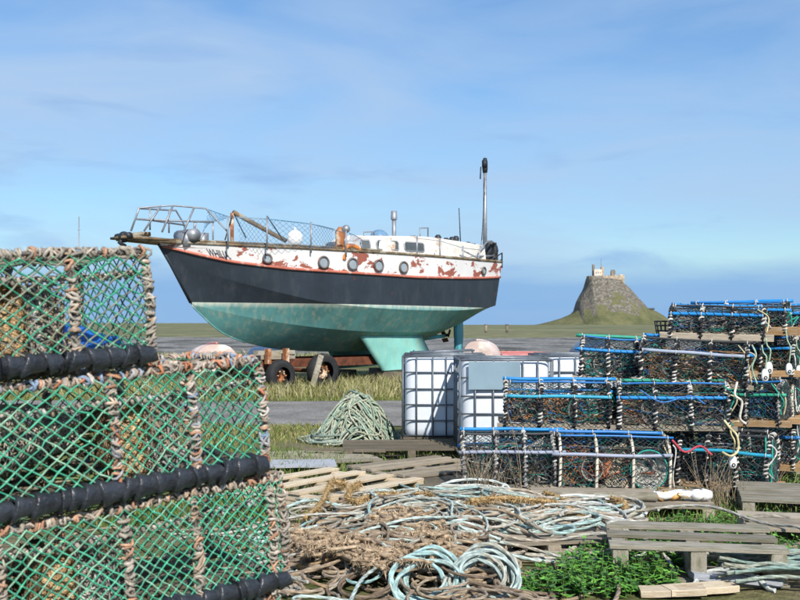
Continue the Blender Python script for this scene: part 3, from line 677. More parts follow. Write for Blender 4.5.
# ------------------------------------------------------------------ boat trailer, chocks
trailer = tag(empty('boat_trailer', mat=BM), 'rusty wheeled boat trailer under the bow of the black yacht', 'trailer')
def tp(mb, name, mat, parent=None, smooth=False): return bpart(mb, name, mat, parent or trailer, smooth)
for sg in (1, -1): mb = MB(); mb.box((3.6, .62*sg, .62), (5.0, .12, .2)); tp(mb, 'side_beam', 'rust')
for s_ in (1.15, 2.4, 4.0, 5.9): mb = MB(); mb.box((s_, 0, .62), (.14, 1.12, .16)); tp(mb, 'cross_beam', 'rust')
for s_, zt in ((1.45, .98), (1.95, .9)):
    mb = MB(); mb.box((s_, .9, .80), (.10, .12, .34)); tp(mb, 'upright', 'rustpaint')
mb = MB(); mb.box((1.15, .55, .66), (.35, .5, .32)); tp(mb, 'front_bracket', 'blackplastic')
def lathe(mb, prof, ax_o, ax_d, n=24, mi=0):
    d = np.array(ax_d)/np.linalg.norm(ax_d); a = np.cross(d, A3(0,0,1)); a /= np.linalg.norm(a); b = np.cross(d, a); V = []
    for (h, r) in prof:
        for j in range(n): V.append(np.array(ax_o)+d*h+(a*math.cos(6.28318*j/n)+b*math.sin(6.28318*j/n))*r)
    m = len(prof); f = [[i*n+j, i*n+(j+1) % n, (i+1)*n+(j+1) % n, (i+1)*n+j] for i in range(m-1) for j in range(n)]
    mb.add(V, f, mi=mi)
def wheel(s_, b_, R):
    sg = 1 if b_ > 0 else -1; mb = MB()
    lathe(mb, [(-.11,R*.55),(-.13,R*.75),(-.11,R*.94),(-.06,R),(.06,R),(.11,R*.94),(.13,R*.75),(.11,R*.55),(.05,R*.53)], (s_, b_, R), (0, -sg, 0)); tyre = tp(mb, 'tyre', 'tyre', None, True)
    mb = MB(); lathe(mb, [(-.10,R*.56),(-.06,R*.5),(-.02,R*.42),(-.04,R*.22),(-.10,R*.20),(-.11,.01)], (s_, b_, R), (0, sg, 0), 20)
    for k in range(6): a = k*1.047; mb.tube([A3(s_+R*.3*math.cos(a), b_+sg*.02, R+R*.3*math.sin(a)), A3(s_+R*.3*math.cos(a), b_+sg*.07, R+R*.3*math.sin(a))], .02, 6)
    # face outwards
    return tp(mb, 'rim', 'rustpaint', tyre, True)
for s_, R in ((1.72, .36), (2.95, .42)):
    for sg in (1, -1): wheel(s_, 1.0*sg, R)
    mb = MB(); mb.tube([A3(s_, -.95, R), A3(s_, .95, R)], .05, 8); mb.box((s_, .62, .47), (.3,.1,.14)); tp(mb, 'axle', 'rust')
def timber(name, s_, b_, z_, d, ry, mat, label, cat='timber', group=None):
    mb = MB(); mb.box((0,0,0), (1,1,1)); o = mb.build(name, mat, None, False); 
    p = bw0+ax*s_+nn*b_; o.matrix_world = Matrix.Translation((p[0], p[1], z_)) @ Matrix.Rotation(math.atan2(ax[1], ax[0])+ry, 4, 'Z') @ Matrix.Diagonal((*d, 1)); tag(o, label, cat, group); return o
timber('timber_baulk', 1.75, .62, .775, (1.25, .2, .11), .05, 'wood', 'lower weathered timber baulk wedged between trailer and bow')
timber('timber_baulk', 1.85, .6, .875, (1.0, .2, .09), -.06, 'greywood', 'shorter timber baulk lying on the lower one under the bow')
p = bw0+ax*2.55+nn*1.25; mb = MB(); mb.box((0,0,0), (.13,.04,.85)); o = mb.build('leaning_plank', 'greywood', None, False)
o.matrix_world = Matrix.Translation((p[0], p[1], .41)) @ Matrix.Rotation(math.atan2(ax[1], ax[0]), 4, 'Z') @ Matrix.Rotation(.35, 4, 'Y'); tag(o, 'pale grey plank leaning against the trailer wheel', 'plank')
for sg in (1, -1):
    for s_ in (5.2, 6.5):
        for k in range(2): timber('keel_chock', s_, .86*sg, .10+.16*k, (.3 if k else .6, .6, .155), .1*k, 'darkwood', ('upper' if k else 'lower')+' dark timber chock under the '+('leading' if s_ < 6 else 'trailing')+' end of '+('the bilge keel beside the trailer wheels' if sg > 0 else 'the hidden far bilge keel'), 'timber', 'chocks under the bilge keels')

# ------------------------------------------------------------------ small boats laid up behind
def dinghy(name, px, py, D, L, Wd, Hh, yaw, mat, label, stripe=None, upside=True):
    p = at(px, py, D); o = empty(name, mat=rotz(yaw, (p.x, D, 0))); tag(o, label, 'boat')
    n, m = 22, 12; V = []
    for i in range(n+1):
        u = i/n; w = Wd/2*(1-u**2.6)**.8*(.82+.18*min(1, u*4)) if u < 1 else .01; h = Hh*(1-.25*u**2)
        sheer_ = .10*u**2
        for j in range(m+1):
            a = math.pi*j/m; c = math.cos(a); s_ = math.sin(a)
            V.append((u*L-L/2, w*np.sign(c)*abs(c)**.75, sheer_*0+max(.0, h*s_**.8)))
    f = [[i*(m+1)+j, (i+1)*(m+1)+j, (i+1)*(m+1)+j+1, i*(m+1)+j+1] for i in range(n) for j in range(m)]
    mb = MB(); mb.add(V, f); mb.add(V[:m+1], [list(range(m+1))]); mb.build('hull', mat, o)
    mb = MB(); K = np.array([V[i*(m+1)+m//2] for i in range(n+1)])+[0,0,.03]; mb.tube(K, .04, 5); mb.build('keel_strip', stripe or mat, o)
    for sg in (0, m):
        mb = MB(); G = np.array([V[i*(m+1)+sg] for i in range(n+1)])+[0,0,.06]; mb.tube(G, .05, 5); mb.build('gunwale', stripe or mat, o)
    return o
dinghy('upturned_dinghy', 209, 360, 34, 3.6, 1.75, .88, 1.9, 'pinkhull', 'faded white and pink upturned dinghy behind the rope wrapped green creels', 'redhull')
dinghy('upturned_dinghy', 486, 352, 36, 3.4, 1.3, .95, 1.3, 'pinkhull', 'cream and pink upturned dinghy behind the rudder of the yacht', 'pinkhull')
dinghy('rowing_boat', 526, 350, 42, 3.0, 1.5, .35, .5, 'redhull', 'low faded red upturned rowing boat in the grass bank', 'redhull')
dinghy('blue_boat', 588, 360, 15.2, 2.6, 1.0, 1.32, 1.45, 'bluehull', 'dark blue upturned boat hull behind the stacked creels', 'galv')
mb = MB(); p = at(267, 352, 27.5); n = 14; V = []
for i in range(n):
    for j in range(n):
        u = i/(n-1)*2-1; v = j/(n-1)*2-1; d = max(abs(u), abs(v)); z_ = .95*(1-d**3)+.10*math.sin(7*u+3*v)*(1-d)+.08*math.sin(9*v-2*u)*(1-d); V.append((u*.75, v*.6, max(0, z_)))
mb.add(V, [[i*n+j, (i+1)*n+j, (i+1)*n+j+1, i*n+j+1] for i in range(n-1) for j in range(n-1)]); o = mb.build('tarpaulin_bundle', 'tarp'); o.location = (p.x, 27.5, 0); tag(o, 'pale blue and white crumpled tarpaulin bundle beyond the trailer', 'tarpaulin')

# ------------------------------------------------------------------ IBC tanks
def plank_mesh(name, mat, seed):
    r = random.Random(seed); mb = MB(); n = 5; V = []
    for i in range(n+1):
        x = i/n-.5; jy = r.uniform(-.03, .03); jz = r.uniform(-.05, .05); e0 = .015 if i in (0, n) else 0
        for (y, z) in ((-.5,-.5),(.5,-.5),(.5,.38),(.44,.5),(-.44,.5),(-.5,.38)): V.append((x, y*(1-e0)+jy, z+jz))
    f = [[i*6+j, i*6+(j+1) % 6, (i+1)*6+(j+1) % 6, (i+1)*6+j] for i in range(n) for j in range(6)]
    mb.add(V, [q[::-1] for q in f]); mb.add(V[:6], [[0,1,2,3,4,5]]); mb.add(V[-6:], [[5,4,3,2,1,0]])
    o = mb.build(name, mat, None, False); me = o.data; bpy.data.objects.remove(o); return me
PLANK = {w: [plank_mesh('plank_'+w, w, k) for k in range(4)] for w in ('wood','palewood','greywood','darkwood','orangewood','whiteboard')}
def plank(name, wood_, c, d, rz=0, parent=None, tilt=(0,0)):
    o = bpy.data.objects.new(name, rnd.choice(PLANK[wood_])); COL.objects.link(o)
    if parent: o.parent = parent
    o.location = c; o.rotation_euler = (tilt[0], tilt[1], rz); o.scale = d; return o
def pallet(px, py, D, yaw, label, wood_='wood', L=1.2, Wd=1.0, n=7, z0=0, top=True, tilt=(0,0), hgt=.14, gap_skip=(), group=None, pw=.1, xyz=None):
    """planks run along local x; bearers along local y"""
    p = Vector(xyz) if xyz else at(px, py, D); o = empty('pallet', (p.x, p.y, z0)); o.rotation_euler = (tilt[0], tilt[1], yaw); tag(o, label, 'pallet', group)
    for k in range(n):
        if k in gap_skip: continue
        y = -Wd/2+pw/2+(Wd-pw)*k/(n-1); plank('plank', wood_, (rnd.uniform(-.01,.01), y+rnd.uniform(-.008,.008), hgt-.011), (L*rnd.uniform(.985,1.01), pw*rnd.uniform(.85,1.1), .022), rnd.gauss(0,.008), o)
    for x in (-L/2+.06, 0, L/2-.06): plank('bearer', wood_, (x, 0, hgt-.022-(hgt-.044)/2), (Wd, .09, hgt-.046), math.pi/2, o)
    for y in (-Wd/2+.05, 0, Wd/2-.05): plank('bottom_plank', wood_, (0, y, .012), (L, .09, .022), 0, o)
    return o
def ibc(X, Yf, yaw, label, wood_, plate=None, Wd=1.0, Dp=1.15, z0=0):
    o = empty('tank_container', mat=rotz(yaw, (X, Yf, z0))); tag(o, label, 'tank', 'caged plastic tanks')
    # local x 0..Wd right, y 0..Dp back
    zb, zt = .15, 1.12; mb = MB(); n = 28
    prof = [(zb+.005,.90),(zb+.03,.955),(zb+.1,.97),(.6,.965),(zt-.1,.97),(zt-.04,.95),(zt-.005,.88)]; V = []
    for (z, k) in prof:
        for j in range(n):
            a = 6.28318*j/n; c, s_ = math.cos(a), math.sin(a); e_ = .22
            V.append((Wd/2+np.sign(c)*abs(c)**e_*Wd/2*k, Dp/2+np.sign(s_)*abs(s_)**e_*Dp/2*k, z))
    f = [[i*n+j, i*n+(j+1) % n, (i+1)*n+(j+1) % n, (i+1)*n+j] for i in range(len(prof)-1) for j in range(n)]
    mb.add(V, f); mb.add(V[-n:], [list(range(n))]); mb.add(V[:n], [list(range(n))[::-1]]); mb.build('bottle', 'ibcplastic', o)
    mb = MB(); lathe(mb, [(0,.12),(.05,.12),(.06,.1),(.06,.01)], (Wd/2, Dp/2, zt-.05), (0,0.0001,1), 18); mb.build('filler_cap', 'blackplastic', o)
    ring = lambda z: np.array([(0,0,z),(Wd,0,z),(Wd,Dp,z),(0,Dp,z)])
    for k, z in enumerate((zb+.02, .35, .54, .73, .93, zt)):
        mb = MB(); R = ring(z)
        for q in range(4): mb.tube([R[q], R[(q+1) % 4]], .0095 if k < 5 else .014, 6)
        mb.build('cage_ring', 'galv', o)
    vb = MB(); vb.tube([A3(0,0,zb), A3(0,0,zt)], .0088, 6); proto = vb.build('cage_bar', 'galv', o); first = True
    spots = [(x, y) for x in (0, .165, .36, .52, .68, .84, 1.0) for y in (-.012, Dp+.012)]+[(x, y) for y in (.2, .45, .7, .95) for x in (-.012, Wd+.012)]
    for (x, y) in spots:
        c = proto if first else proto.copy()
        if not first: COL.objects.link(c); c.parent = o
        c.location = (x*Wd if abs(x-.5) <= .5 else x, y, 0); first = False
    for y in (.28*Dp, .72*Dp): mb = MB(); mb.tube([A3(0,y,zt+.015), A3(Wd,y,zt+.015)], .014, 6); mb.build('top_bar', 'galv', o)
    if plate:
        mb = MB(); mb.box((plate[0], -.028, plate[1]), (plate[2], .006, plate[3])); mb.build('label_plate', 'ibclabel', o, False)
    for k in range(5): plank('pallet_plank', wood_, (Wd/2, .06+(Dp-.12)*k/4, .135), (Wd*1.06, .1, .022), 0, o)
    for x in (.05, Wd/2, Wd-.05): plank('pallet_bearer', wood_, (x, Dp/2, .072), (Dp*1.06, .1, .10), math.pi/2, o)
    for y in (.06, Dp-.06): plank('pallet_runner', wood_, (Wd/2, y, .012), (Wd*1.06, .1, .022), 0, o)
    return o
p = at(403, 0, 12.05); ibc(p.x, 12.05, -.03, 'caged white tank with bare front standing beside the heap of green rope', 'darkwood')
p = at(460, 0, 10.8); ibc(p.x, 10.8, .0, 'caged white tank with a blue-grey plate on its front', 'darkwood', (.37, .955, .56, .30))
p = at(546, 0, 12.1); ibc(p.x, 12.1, .05, 'caged white tank half hidden behind the blue railed creels and the plated tank', 'darkwood')
# discarded cage frame lying on the tanks
mb = MB()
for dy in (0, .35): mb.tube([A3(.1, dy, 0), A3(.9, dy+.05, .03)], .012, 6)
for x in (.15, .4, .7, .88): mb.tube([A3(x, 0, .0), A3(x, .36, .02)], .010, 6)
o = mb.build('wire_grid', 'galv'); o.location = (at(402,0,12.3).x, 12.35, 1.155); tag(o, 'loose galvanised bar frame lying on top of the bare fronted tank', 'frame')

# ------------------------------------------------------------------ pallets and boards on the ground
pallet(332, 488, 9.0, math.radians(52), 'pale new wood pallet with wide open gaps beside the rope tangle', 'palewood', 1.25, 1.15, 4, xyz=(-.62, 8.75, 0), pw=.14)
pallet(0,0,0, math.radians(40), 'low broken pallet lying between the pale pallet and the plated tank', 'wood', 1.2, 1.0, 7, xyz=(.25, 9.85, 0), hgt=.12, gap_skip=(3,), pw=.09)
pallet(0,0,0, math.radians(4), 'dark weathered pallet lying in front of the bare fronted tank', 'darkwood', 1.5, .9, 6, xyz=(.1, 11.35, 0), hgt=.15)
pallet(0,0,0, math.radians(18), 'flat grey pallet lying behind the pale pallet', 'greywood', 1.4, 1.0, 7, xyz=(-1.0, 10.7, 0), hgt=.10)
pallet(0,0,0, math.radians(-8), 'dark sagging pallet between the low broken pallet and the creels', 'darkwood', 1.3, .7, 5, xyz=(.35, 9.15, 0), hgt=.09, pw=.15)
o = plank('white_board', 'whiteboard', (-1.12, 10.0, .115), (.95, .5, .02), .12); tag(o, 'flat bluish white board lying on the grey pallet', 'board')
o = plank('loose_batten', 'darkwood', (-.6, 10.9, .135), (.9, .05, .03), -.15); tag(o, 'thin dark batten lying across the grey pallet', 'plank')
# under the creel stacks
Z1 = .08
for x, y, yw, lab in ((.92, 9.15, -.1, 'weathered pallet under the grey railed creel at the tank end of the pile'), (1.78, 9.05, -.06, 'weathered pallet under the white hooped creel'), (2.75, 9.15, -.35, 'weathered pallet under the creels with wooden base ends'), (1.6, 10.1, -.1, 'hidden back pallet under the rear creels beside the tanks'), (3.1, 10.25, -.25, 'back pallet under the rear creels at the pile end'), (4.05, 10.1, -.25, 'outermost back pallet beside the weeds and rear creels')):
    pallet(0,0,0, yw, lab, 'greywood', 1.15, .95, 7, xyz=(x, y, 0), hgt=.08)
pallet(0,0,0, math.radians(-4), 'grey pallet carrying the white hank in front of the white hooped creel', 'wood', 1.35, .8, 5, xyz=(1.75, 8.0, .0), hgt=.13, pw=.16)
pallet(0,0,0, math.radians(-9), 'broad planked pallet raised over the nettles beside the rope tangle', 'greywood', 1.0, .74, 3, xyz=(1.78, 6.12, .0), hgt=.22, pw=.15)
pallet(0,0,0, math.radians(12), 'broken grey pallet sunk under the pale rope coils', 'wood', 1.2, .8, 4, xyz=(.9, 6.75, 0), hgt=.12, pw=.17)
pallet(0,0,0, math.radians(-16), 'low grey pallet beyond the twigs at the pile end', 'greywood', 1.1, .9, 4, xyz=(3.25, 7.9, 0), hgt=.18, pw=.18)
pallet(0,0,0, math.radians(-12), 'small pallet end with a rope over it among the weeds', 'wood', .8, .6, 3, xyz=(2.75, 6.85, 0), hgt=.16, pw=.17)
for (px, py, D, L, rz, wd_, w, lab) in ((700, 592, 5.55, .42, .25, 'palewood', .13, 'pale broken board end lying beside the green rope bundle'), (672, 600, 5.5, .35, -.1, 'palewood', .12, 'short pale board end with split edge beside the nettles'), (735, 578, 5.75, .5, -.05, 'whiteboard', .14, 'grey white board under the green rope bundle'), (770, 548, 6.5, .6, .1, 'wood', .1, 'brown plank lying in the weeds beside the small pallet end'), (600, 560, 6.2, .55, .12, 'wood', .13, 'grey brown board sticking out of the rope tangle over the nettles'), (585, 553, 6.35, .5, -.2, 'greywood', .12, 'short grey board under the rope tangle edge')):
    p = at(px, py, D); o = plank('loose_board', wd_, (p.x, p.y, max(.04, p.z)), (L, w, .035), rz, None, (rnd.uniform(-.1,.1), rnd.uniform(-.08,.08))); tag(o, lab, 'board')
p = at(632, 499, 7.62)
mb = MB(); mb.tube([A3(-.75,0,0), A3(-.2,.01,.005), A3(.42,0,0)], .035, 8); o = mb.build('round_timber', 'greywood'); o.matrix_world = rotz(-.02, (p.x-.2, 7.75, .17)); tag(o, 'long grey round timber lying in front of the white hooped creel', 'timber')

# ------------------------------------------------------------------ creels
def netpatch(mb, Pf, nu, nv, r, col, rg, k=3, jit=.12, seg=2):
    """diamond net over unit square mapped by Pf(u,v)->Nx3; nu x nv diamonds"""
    ju = rg.normal(0, jit, (nu*2+3, nv*2+3)); jv = rg.normal(0, jit, (nu*2+3, nv*2+3))
    def node(i, j): return (i+ju[i % ju.shape[0], j % ju.shape[1]])/(2*nu), (j+jv[i % ju.shape[0], j % ju.shape[1]])/(2*nv)
    def run(i, j, di):
        L = []
        while 0 <= i <= 2*nu and j <= 2*nv:
            L.append(node(i, j)); i += di; j += 1
        return L
    starts = [(i, 0, d) for i in range(0, 2*nu+1, 2) for d in (1, -1)]+[(0, j, 1) for j in range(2, 2*nv, 2)]+[(2*nu, j, -1) for j in range(2, 2*nv, 2)]
    for (i, j, d) in starts:
        L = run(i, j, d)
        if len(L) < 2: continue
        L = np.clip(np.array(L), 0, 1); P = Pf(L[:, 0], L[:, 1]); n = len(P)
        cc = np.array(col) if np.ndim(col) == 1 else np.array(col)[rg.integers(0, len(col))]
        mb.tube(P, r*(1+.25*rg.uniform(-1, 1, n)), k, cc*rg.uniform(.75, 1.25, (n, 1)), cap=False)
def knots(mb, Pf, nu, nv, r, col, rg):
    V = []
    for i in range(0, 2*nu+1):
        for j in range(i % 2, 2*nv+1, 2):
            V.append((i/(2*nu), j/(2*nv)))
    V = np.array(V); P = Pf(V[:, 0], V[:, 1])
    for p in P:
        c = np.array(col)*rg.uniform(.6, 1.1)
        o = np.array([[1,0,0],[-1,0,0],[0,1,0],[0,-1,0],[0,0,1],[0,0,-1]])*r+p
        mb.add(o, [[0,2,4],[2,1,4],[1,3,4],[3,0,4],[2,0,5],[1,2,5],[3,1,5],[0,3,5]], c)
def tangle(mb, lo, hi, n, r, cols, rg, pts=7, k=3, smooth=18):
    lo = np.array(lo); hi = np.array(hi)
    for _ in range(n):
        c = rg.uniform(lo, hi); P = c+np.cumsum(rg.normal(0, 1, (pts, 3)), 0)*(hi-lo)*.17
        P = np.clip(P, lo, hi); P = spline(P, smooth); P = np.clip(P, lo, hi)
        mb.tube(P, r*rg.uniform(.6, 1.3), k, np.array(cols[rg.integers(0, len(cols))])*rg.uniform(.6, 1.2), cap=False)

def hitched(mb, P, rg, cols, r=.0078, gap=(.018,.031), rr=(.0036,.0056)):
    """frame bar bound with twine: a lay of rope along it and a crossed hitch every couple of centimetres"""
    wrap(mb, P, r*.85, .0042, .055, cols, rg, 4, .7, run=9)
    Q = resample(P, .004); T, N, B = frames(Q); n = len(Q); i = 0.0; cl = np.array(cols); an = np.linspace(0, 2*math.pi, 10)[:-1]
    while i < n-1:
        k = int(i); big = rg.uniform(.85, 1.35); c = cl[rg.integers(0, len(cl))]
        for q in range(2):
            ta = rg.uniform(0, 6.28); tl = rg.normal(0, .012); R = (r+.0035)*big*rg.uniform(.9, 1.15)
            ring = Q[k]+R*(np.cos(an)[:, None]*N[k]+np.sin(an)[:, None]*B[k])+(tl*np.cos(an-ta)+rg.normal(0, .002))[:, None]*T[k]+rg.normal(0, .0015, (9, 3))
            mb.tube(ring, rg.uniform(*rr)*rg.uniform(.8, 1.25, 9), 5, (c if rg.uniform() < .7 else cl[rg.integers(0, len(cl))])*rg.uniform(.7, 1.15, (9, 1)), closed=True)
        i += rg.uniform(*gap)/.004
def whisk(mb, P, rg, cols, dens=420, ln=.016, r=.014):
    P = resample(P, .01); n = len(P); m_ = int(n*.01*dens); i = rg.integers(0, n, m_); d = rg.normal(0, 1, (m_, 3)); d /= np.linalg.norm(d, axis=1, keepdims=True)
    a = P[i]+d*r*.8; b = a+d*ln*rg.uniform(.3, 1, (m_, 1)); e_ = rg.normal(0, 1, (m_, 3))*.0016; c = np.array(cols)[rg.integers(0, len(cols), m_)]*1.1
    q = np.arange(m_)*3; mb.add(np.stack([a-e_, a+e_, b], 1).reshape(-1, 3), np.stack([q, q+1, q+2, q+2], 1), np.repeat(c, 3, 0))
# ---- big green netted creels at the left
ORG = [(.46,.19,.10), (.50,.29,.19), (.34,.34,.36), (.43,.37,.31), (.50,.45,.40), (.22,.30,.42), (.34,.27,.21), (.50,.38,.29), (.38,.33,.28), (.44,.24,.15)]
GRY = [(.36,.31,.25), (.46,.41,.35), (.29,.26,.22), (.40,.30,.22), (.42,.36,.30), (.33,.29,.24)]
GREEN = [(.05,.33,.20), (.08,.38,.25), (.07,.27,.18), (.24,.42,.30), (.05,.29,.17)]
def big_creel(M4, L, hoops, label, seed, greymix=.3, funnel=(.27,.5), fill=True, blue=False, Wd=.52, H=.335, dense=1.0, green=GREEN):
    rg = np.random.default_rng(seed); o = empty('lobster_creel', mat=M4); tag(o, label, 'creel', 'green netted creels')
    cols = ORG if greymix < .5 else ORG[1:2]+[(.44,.24,.15)]+GRY+([] if greymix < .7 else GRY)
    # local x: 0 at the right end, negative to the left; y 0 front, Wd back; z 0 base
    for x in hoops:
        mb = MB(); P = [(x,0,0),(x+.004,-.004,H*.5),(x,.005,H-.03),(x,.035,H),(x,Wd*.5,H+.01),(x,Wd-.035,H),(x,Wd,H-.03),(x,Wd,0)]
        hitched(mb, P, rg, cols); whisk(mb, P, rg, cols); mb.build('hoop', 'rope', o)
    for (y, z, nm) in ((.012,H,'top_rail'), (Wd-.012,H,'top_rail'), (Wd,0,'base_rail')):
        mb = MB(); P = np.array([(-L,y,z),(-L*.7,y,z-.006),(-L*.35,y,z+.004),(0,y,z)]); hitched(mb, P, rg, cols, .0078, (.02,.036)); whisk(mb, P, rg, cols); mb.build(nm, 'rope', o)
    for x in (-L, 0):
        mb = MB(); mb.tube([A3(x,0,0), A3(x,Wd,0)], .014, 6, (.12,.11,.1)); mb.build('base_rail', 'rope', o)
    # rubber strip wound round the front base bar
    mb = MB(); x = -L-.03; 
    while x < -.02:
        w = rg.choice([.026, .05, .062, .07])*rg.uniform(.85, 1.15); r0 = rg.uniform(.024, .030); r1 = r0+rg.uniform(.006, .013); tl = rg.uniform(-.016, .016)
        prof = [(0, r0*.8), (.004, r1), (w*.12, r1+.001), (w*.5, r0+.002), (w*.9, r0), (w*1.08, r0*.95)]; n = 14; V = []
        for (h, r) in prof:
            for j in range(n): a = 6.2832*j/n; sq = 1/(max(abs(math.cos(a)), abs(math.sin(a)))**.6); V.append((x+h+tl*math.sin(a), r*sq*math.cos(a)+rg.normal(0,.0006), r*sq*math.sin(a)+rg.normal(0,.0006)))
        mb.add(V, [[i*n+j, (i+1)*n+j, (i+1)*n+(j+1) % n, i*n+(j+1) % n] for i in range(len(prof)-1) for j in range(n)])
        x += w*.93
    lastring = [V[(len(prof)-1)*n+j] for j in range(n)]; mb.add(lastring, [list(range(n))]); mb.build('rubber_wrapping', 'rubber', o)
    # nets, bay by bay
    hs = sorted(hoops)
    f = MB(); bk = MB(); tp_ = MB(); kn = .0042
    for a, b in zip(hs[:-1], hs[1:]):
        nu = max(2, int(round((b-a)/.046*dense))); nv = max(3, int(round(H/.040*dense)))
        sag = rg.uniform(.006, .016)
        def front(u, v, a=a, b=b, sag=sag): return np.stack([a+(b-a)*u, -.003+sag*np.sin(np.pi*u)*np.sin(np.pi*v)*1.5, .02+(H-.025)*v-.006*np.sin(np.pi*u)*v], 1)
        netpatch(f, front, nu, nv, .0027, green, rg, 4, .12); knots(f, front, nu, nv, .0050, (.22,.48,.32), rg)
        nb = max(2, int(round((b-a)/.055))); 
        def back(u, v, a=a, b=b): return np.stack([a+(b-a)*u, Wd-.02*np.sin(np.pi*u)*np.sin(np.pi*v), .01+(H-.015)*v], 1)
        netpatch(bk, back, nb, 6, .0024, [(.05,.22,.14),(.10,.16,.11),(.16,.18,.13)], rg, 3)
        def topn(u, v, a=a, b=b): return np.stack([a+(b-a)*u, .01+(Wd-.02)*v, H-.025*np.sin(np.pi*u)*np.sin(np.pi*v)], 1)
        netpatch(tp_, topn, nb, 9, .0024, [(.05,.24,.14),(.2,.2,.14),(.28,.24,.18)], rg, 3)
    f.build('front_net', 'net', o); bk.build('back_net', 'net', o); tp_.build('top_net', 'net', o)
    for x in (hs[0], hs[-1]):
        mb = MB()
        def endn(u, v, x=x): return np.stack([np.full_like(u, x), .01+(Wd-.02)*u, .01+(H-.015)*v], 1)
        netpatch(mb, endn, 9, 6, .0024, [(.05,.24,.14),(.14,.2,.13)], rg, 3); mb.build('end_net', 'net', o)
    # soft brown entrance: a dense netted tunnel running back from the front
    def funnel_(x0, x1, col, name, z0=.02, z1=H*.74, d=.30, sp=.016):
        mb = MB(); cx = (x0+x1)/2; rx = (x1-x0)/2
        def Fn(u, v):
            a = u*2*np.pi; ta = 1-.35*v; e_ = .5
            return np.stack([cx+rx*ta*np.sign(np.cos(a))*np.abs(np.cos(a))**e_, .02+d*v, (z0+z1)/2+(z1-z0)/2*ta*np.sign(np.sin(a))*np.abs(np.sin(a))**e_], 1)
        netpatch(mb, Fn, int(2*(x1-x0+z1-z0)/sp), int(d/sp), .0028, col, rg, 3, .25)
        # mat of hanging twine inside the mouth
        tangle(mb, (x0+.01,.08,z0), (x1-.01,.2,z1), 60, .0032, col, rg, 6)
        mb.build(name, 'fuzz', o)
    x0, x1 = funnel
    BRN = [(.22,.15,.08), (.30,.21,.12), (.16,.11,.06), (.36,.27,.17)]
    funnel_(-x1, -(x0+x1)/2-.01, BRN, 'entrance_funnel'); 
    def matnet(xa, xb, col, name, y0=.035, y1=.075, zt=H*.74, sp=.0085):
        mb = MB()
        def Fs(u, v): return np.stack([xa+(xb-xa)*u+.008*np.sin(9*v+3*u), y0+(y1-y0)*v+.012*np.sin(7*u+2)*np.sin(6*v)+.004*np.sin(31*u+17*v), .012+(zt-.012)*v*(1-.06*np.sin(5*u))], 1)
        netpatch(mb, Fs, int((xb-xa)/sp/1.2), int(zt/sp/1.2), .0027, col, rg, 3, .3); mb.build(name, 'fuzz', o)
    matnet(-x1+.012, -(x0+x1)/2-.005, [(.46,.30,.15), (.56,.40,.22), (.38,.24,.12), (.62,.47,.28)], 'brown_netting', sp=.0066)
    matnet(-(x0+x1)/2, -x0-.012, [(.52,.48,.41), (.42,.39,.34), (.60,.56,.50)], 'grey_netting', .04, .09, H*.7, .008)
    mb = MB(); tangle(mb, (-(x0+x1)/2-.0,.02,.01), (-x0,.10,H*.72), 70, .0034, [(.34,.31,.26),(.25,.23,.2),(.42,.4,.36),(.30,.22,.15)], rg, 6); mb.build('entrance_netting', 'fuzz', o)
    mb = MB(); yb = .2
    P = np.array([(-L,.05,H*.78),(-L*.8,.03,H*.74),(-L*.55,.02,H*.76),(-L*.3,.03,H*.76),(0,.04,H*.79)]); wrap(mb, P, .006, .006, .02, GRY+[(.6,.58,.55)], rg); mb.build('lacing_rope', 'rope', o)
    if fill:
        mb = MB(); wdt = L-x1
        def cone(u, v):
            a = u*2*np.pi; rr = .15*(1-.75*v)+.012*np.sin(5*a+9*v)
            return np.stack([-L+.03+(wdt-.05)*v, Wd*.5+rr*1.4*np.cos(a), H*.5+rr*.95*np.sin(a)], 1)
        netpatch(mb, cone, 26, 22, .0024, [(.42,.38,.31),(.5,.46,.39),(.3,.27,.23)], rg, 3, .3); mb.build('parlour_net', 'net', o)
        mb = MB(); tangle(mb, (-L+.03,.18,.01), (-x1,Wd-.04,H*.45), 90, .004, [(.16,.20,.08),(.26,.22,.13),(.10,.12,.06),(.36,.31,.22)], rg, 6); mb.build('floor_netting', 'fuzz', o)
    for y in (.10, .22, .34, .46): plank('floor_slat', 'darkwood', (-L/2, y, -.004), (L*.98, .045, .016), 0, o)
    return o
dl = A3(1.188, 1, .105); dl /= np.linalg.norm(dl); wl = A3(-dl[1], dl[0], 0); wl /= np.linalg.norm(wl); ul = np.cross(dl, wl)
o_mid = np.array(at(265, 463, 3.27)); PIT = .392
def bigM(shift, layer, dy=0, yaw=0):
    o_ = o_mid+dl*shift+ul*PIT*layer+wl*dy; M4 = basis(dl, wl, ul, o_); return M4 @ Matrix.Rotation(yaw, 4, 'Z')
big_creel(bigM(0, 0), .90, (0,-.25,-.51,-.90), 'green netted creel in the tall stack with bright orange and blue rope binding', 11)
big_creel(bigM(-.375, 1, .0), .92, (0,-.235,-.47,-.92), 'topmost creel of the tall stack, bound in grey rope, with brown netting inside', 12, .8, (.24,.46), H=.305, green=[(.05,.25,.15),(.16,.22,.15),(.22,.22,.17),(.04,.3,.18)])
big_creel(bigM(.055, -1, .0), .95, (0,-.045,-.32,-.55,-.92), 'rope bound green creel below the bright orange one in the tall stack', 13, .6, (.57,.80), fill=True, dense=1.1)
big_creel(bigM(.03, -2, .01), .92, (0,-.3,-.6,-.92), 'lowest green creel of the tall stack, standing on a timber pallet', 14, .6, (.32,.58), fill=False)
b_o = o_mid-ul*(PIT*2+.035)-dl*.45+wl*.26
po = pallet(0,0,0, 0, 'timber pallet under the tall stack of green creels', 'greywood', 1.1, .7, 6, xyz=(0,0,0), hgt=.11); po.matrix_world = basis(dl, wl, ul, b_o-ul*.115)
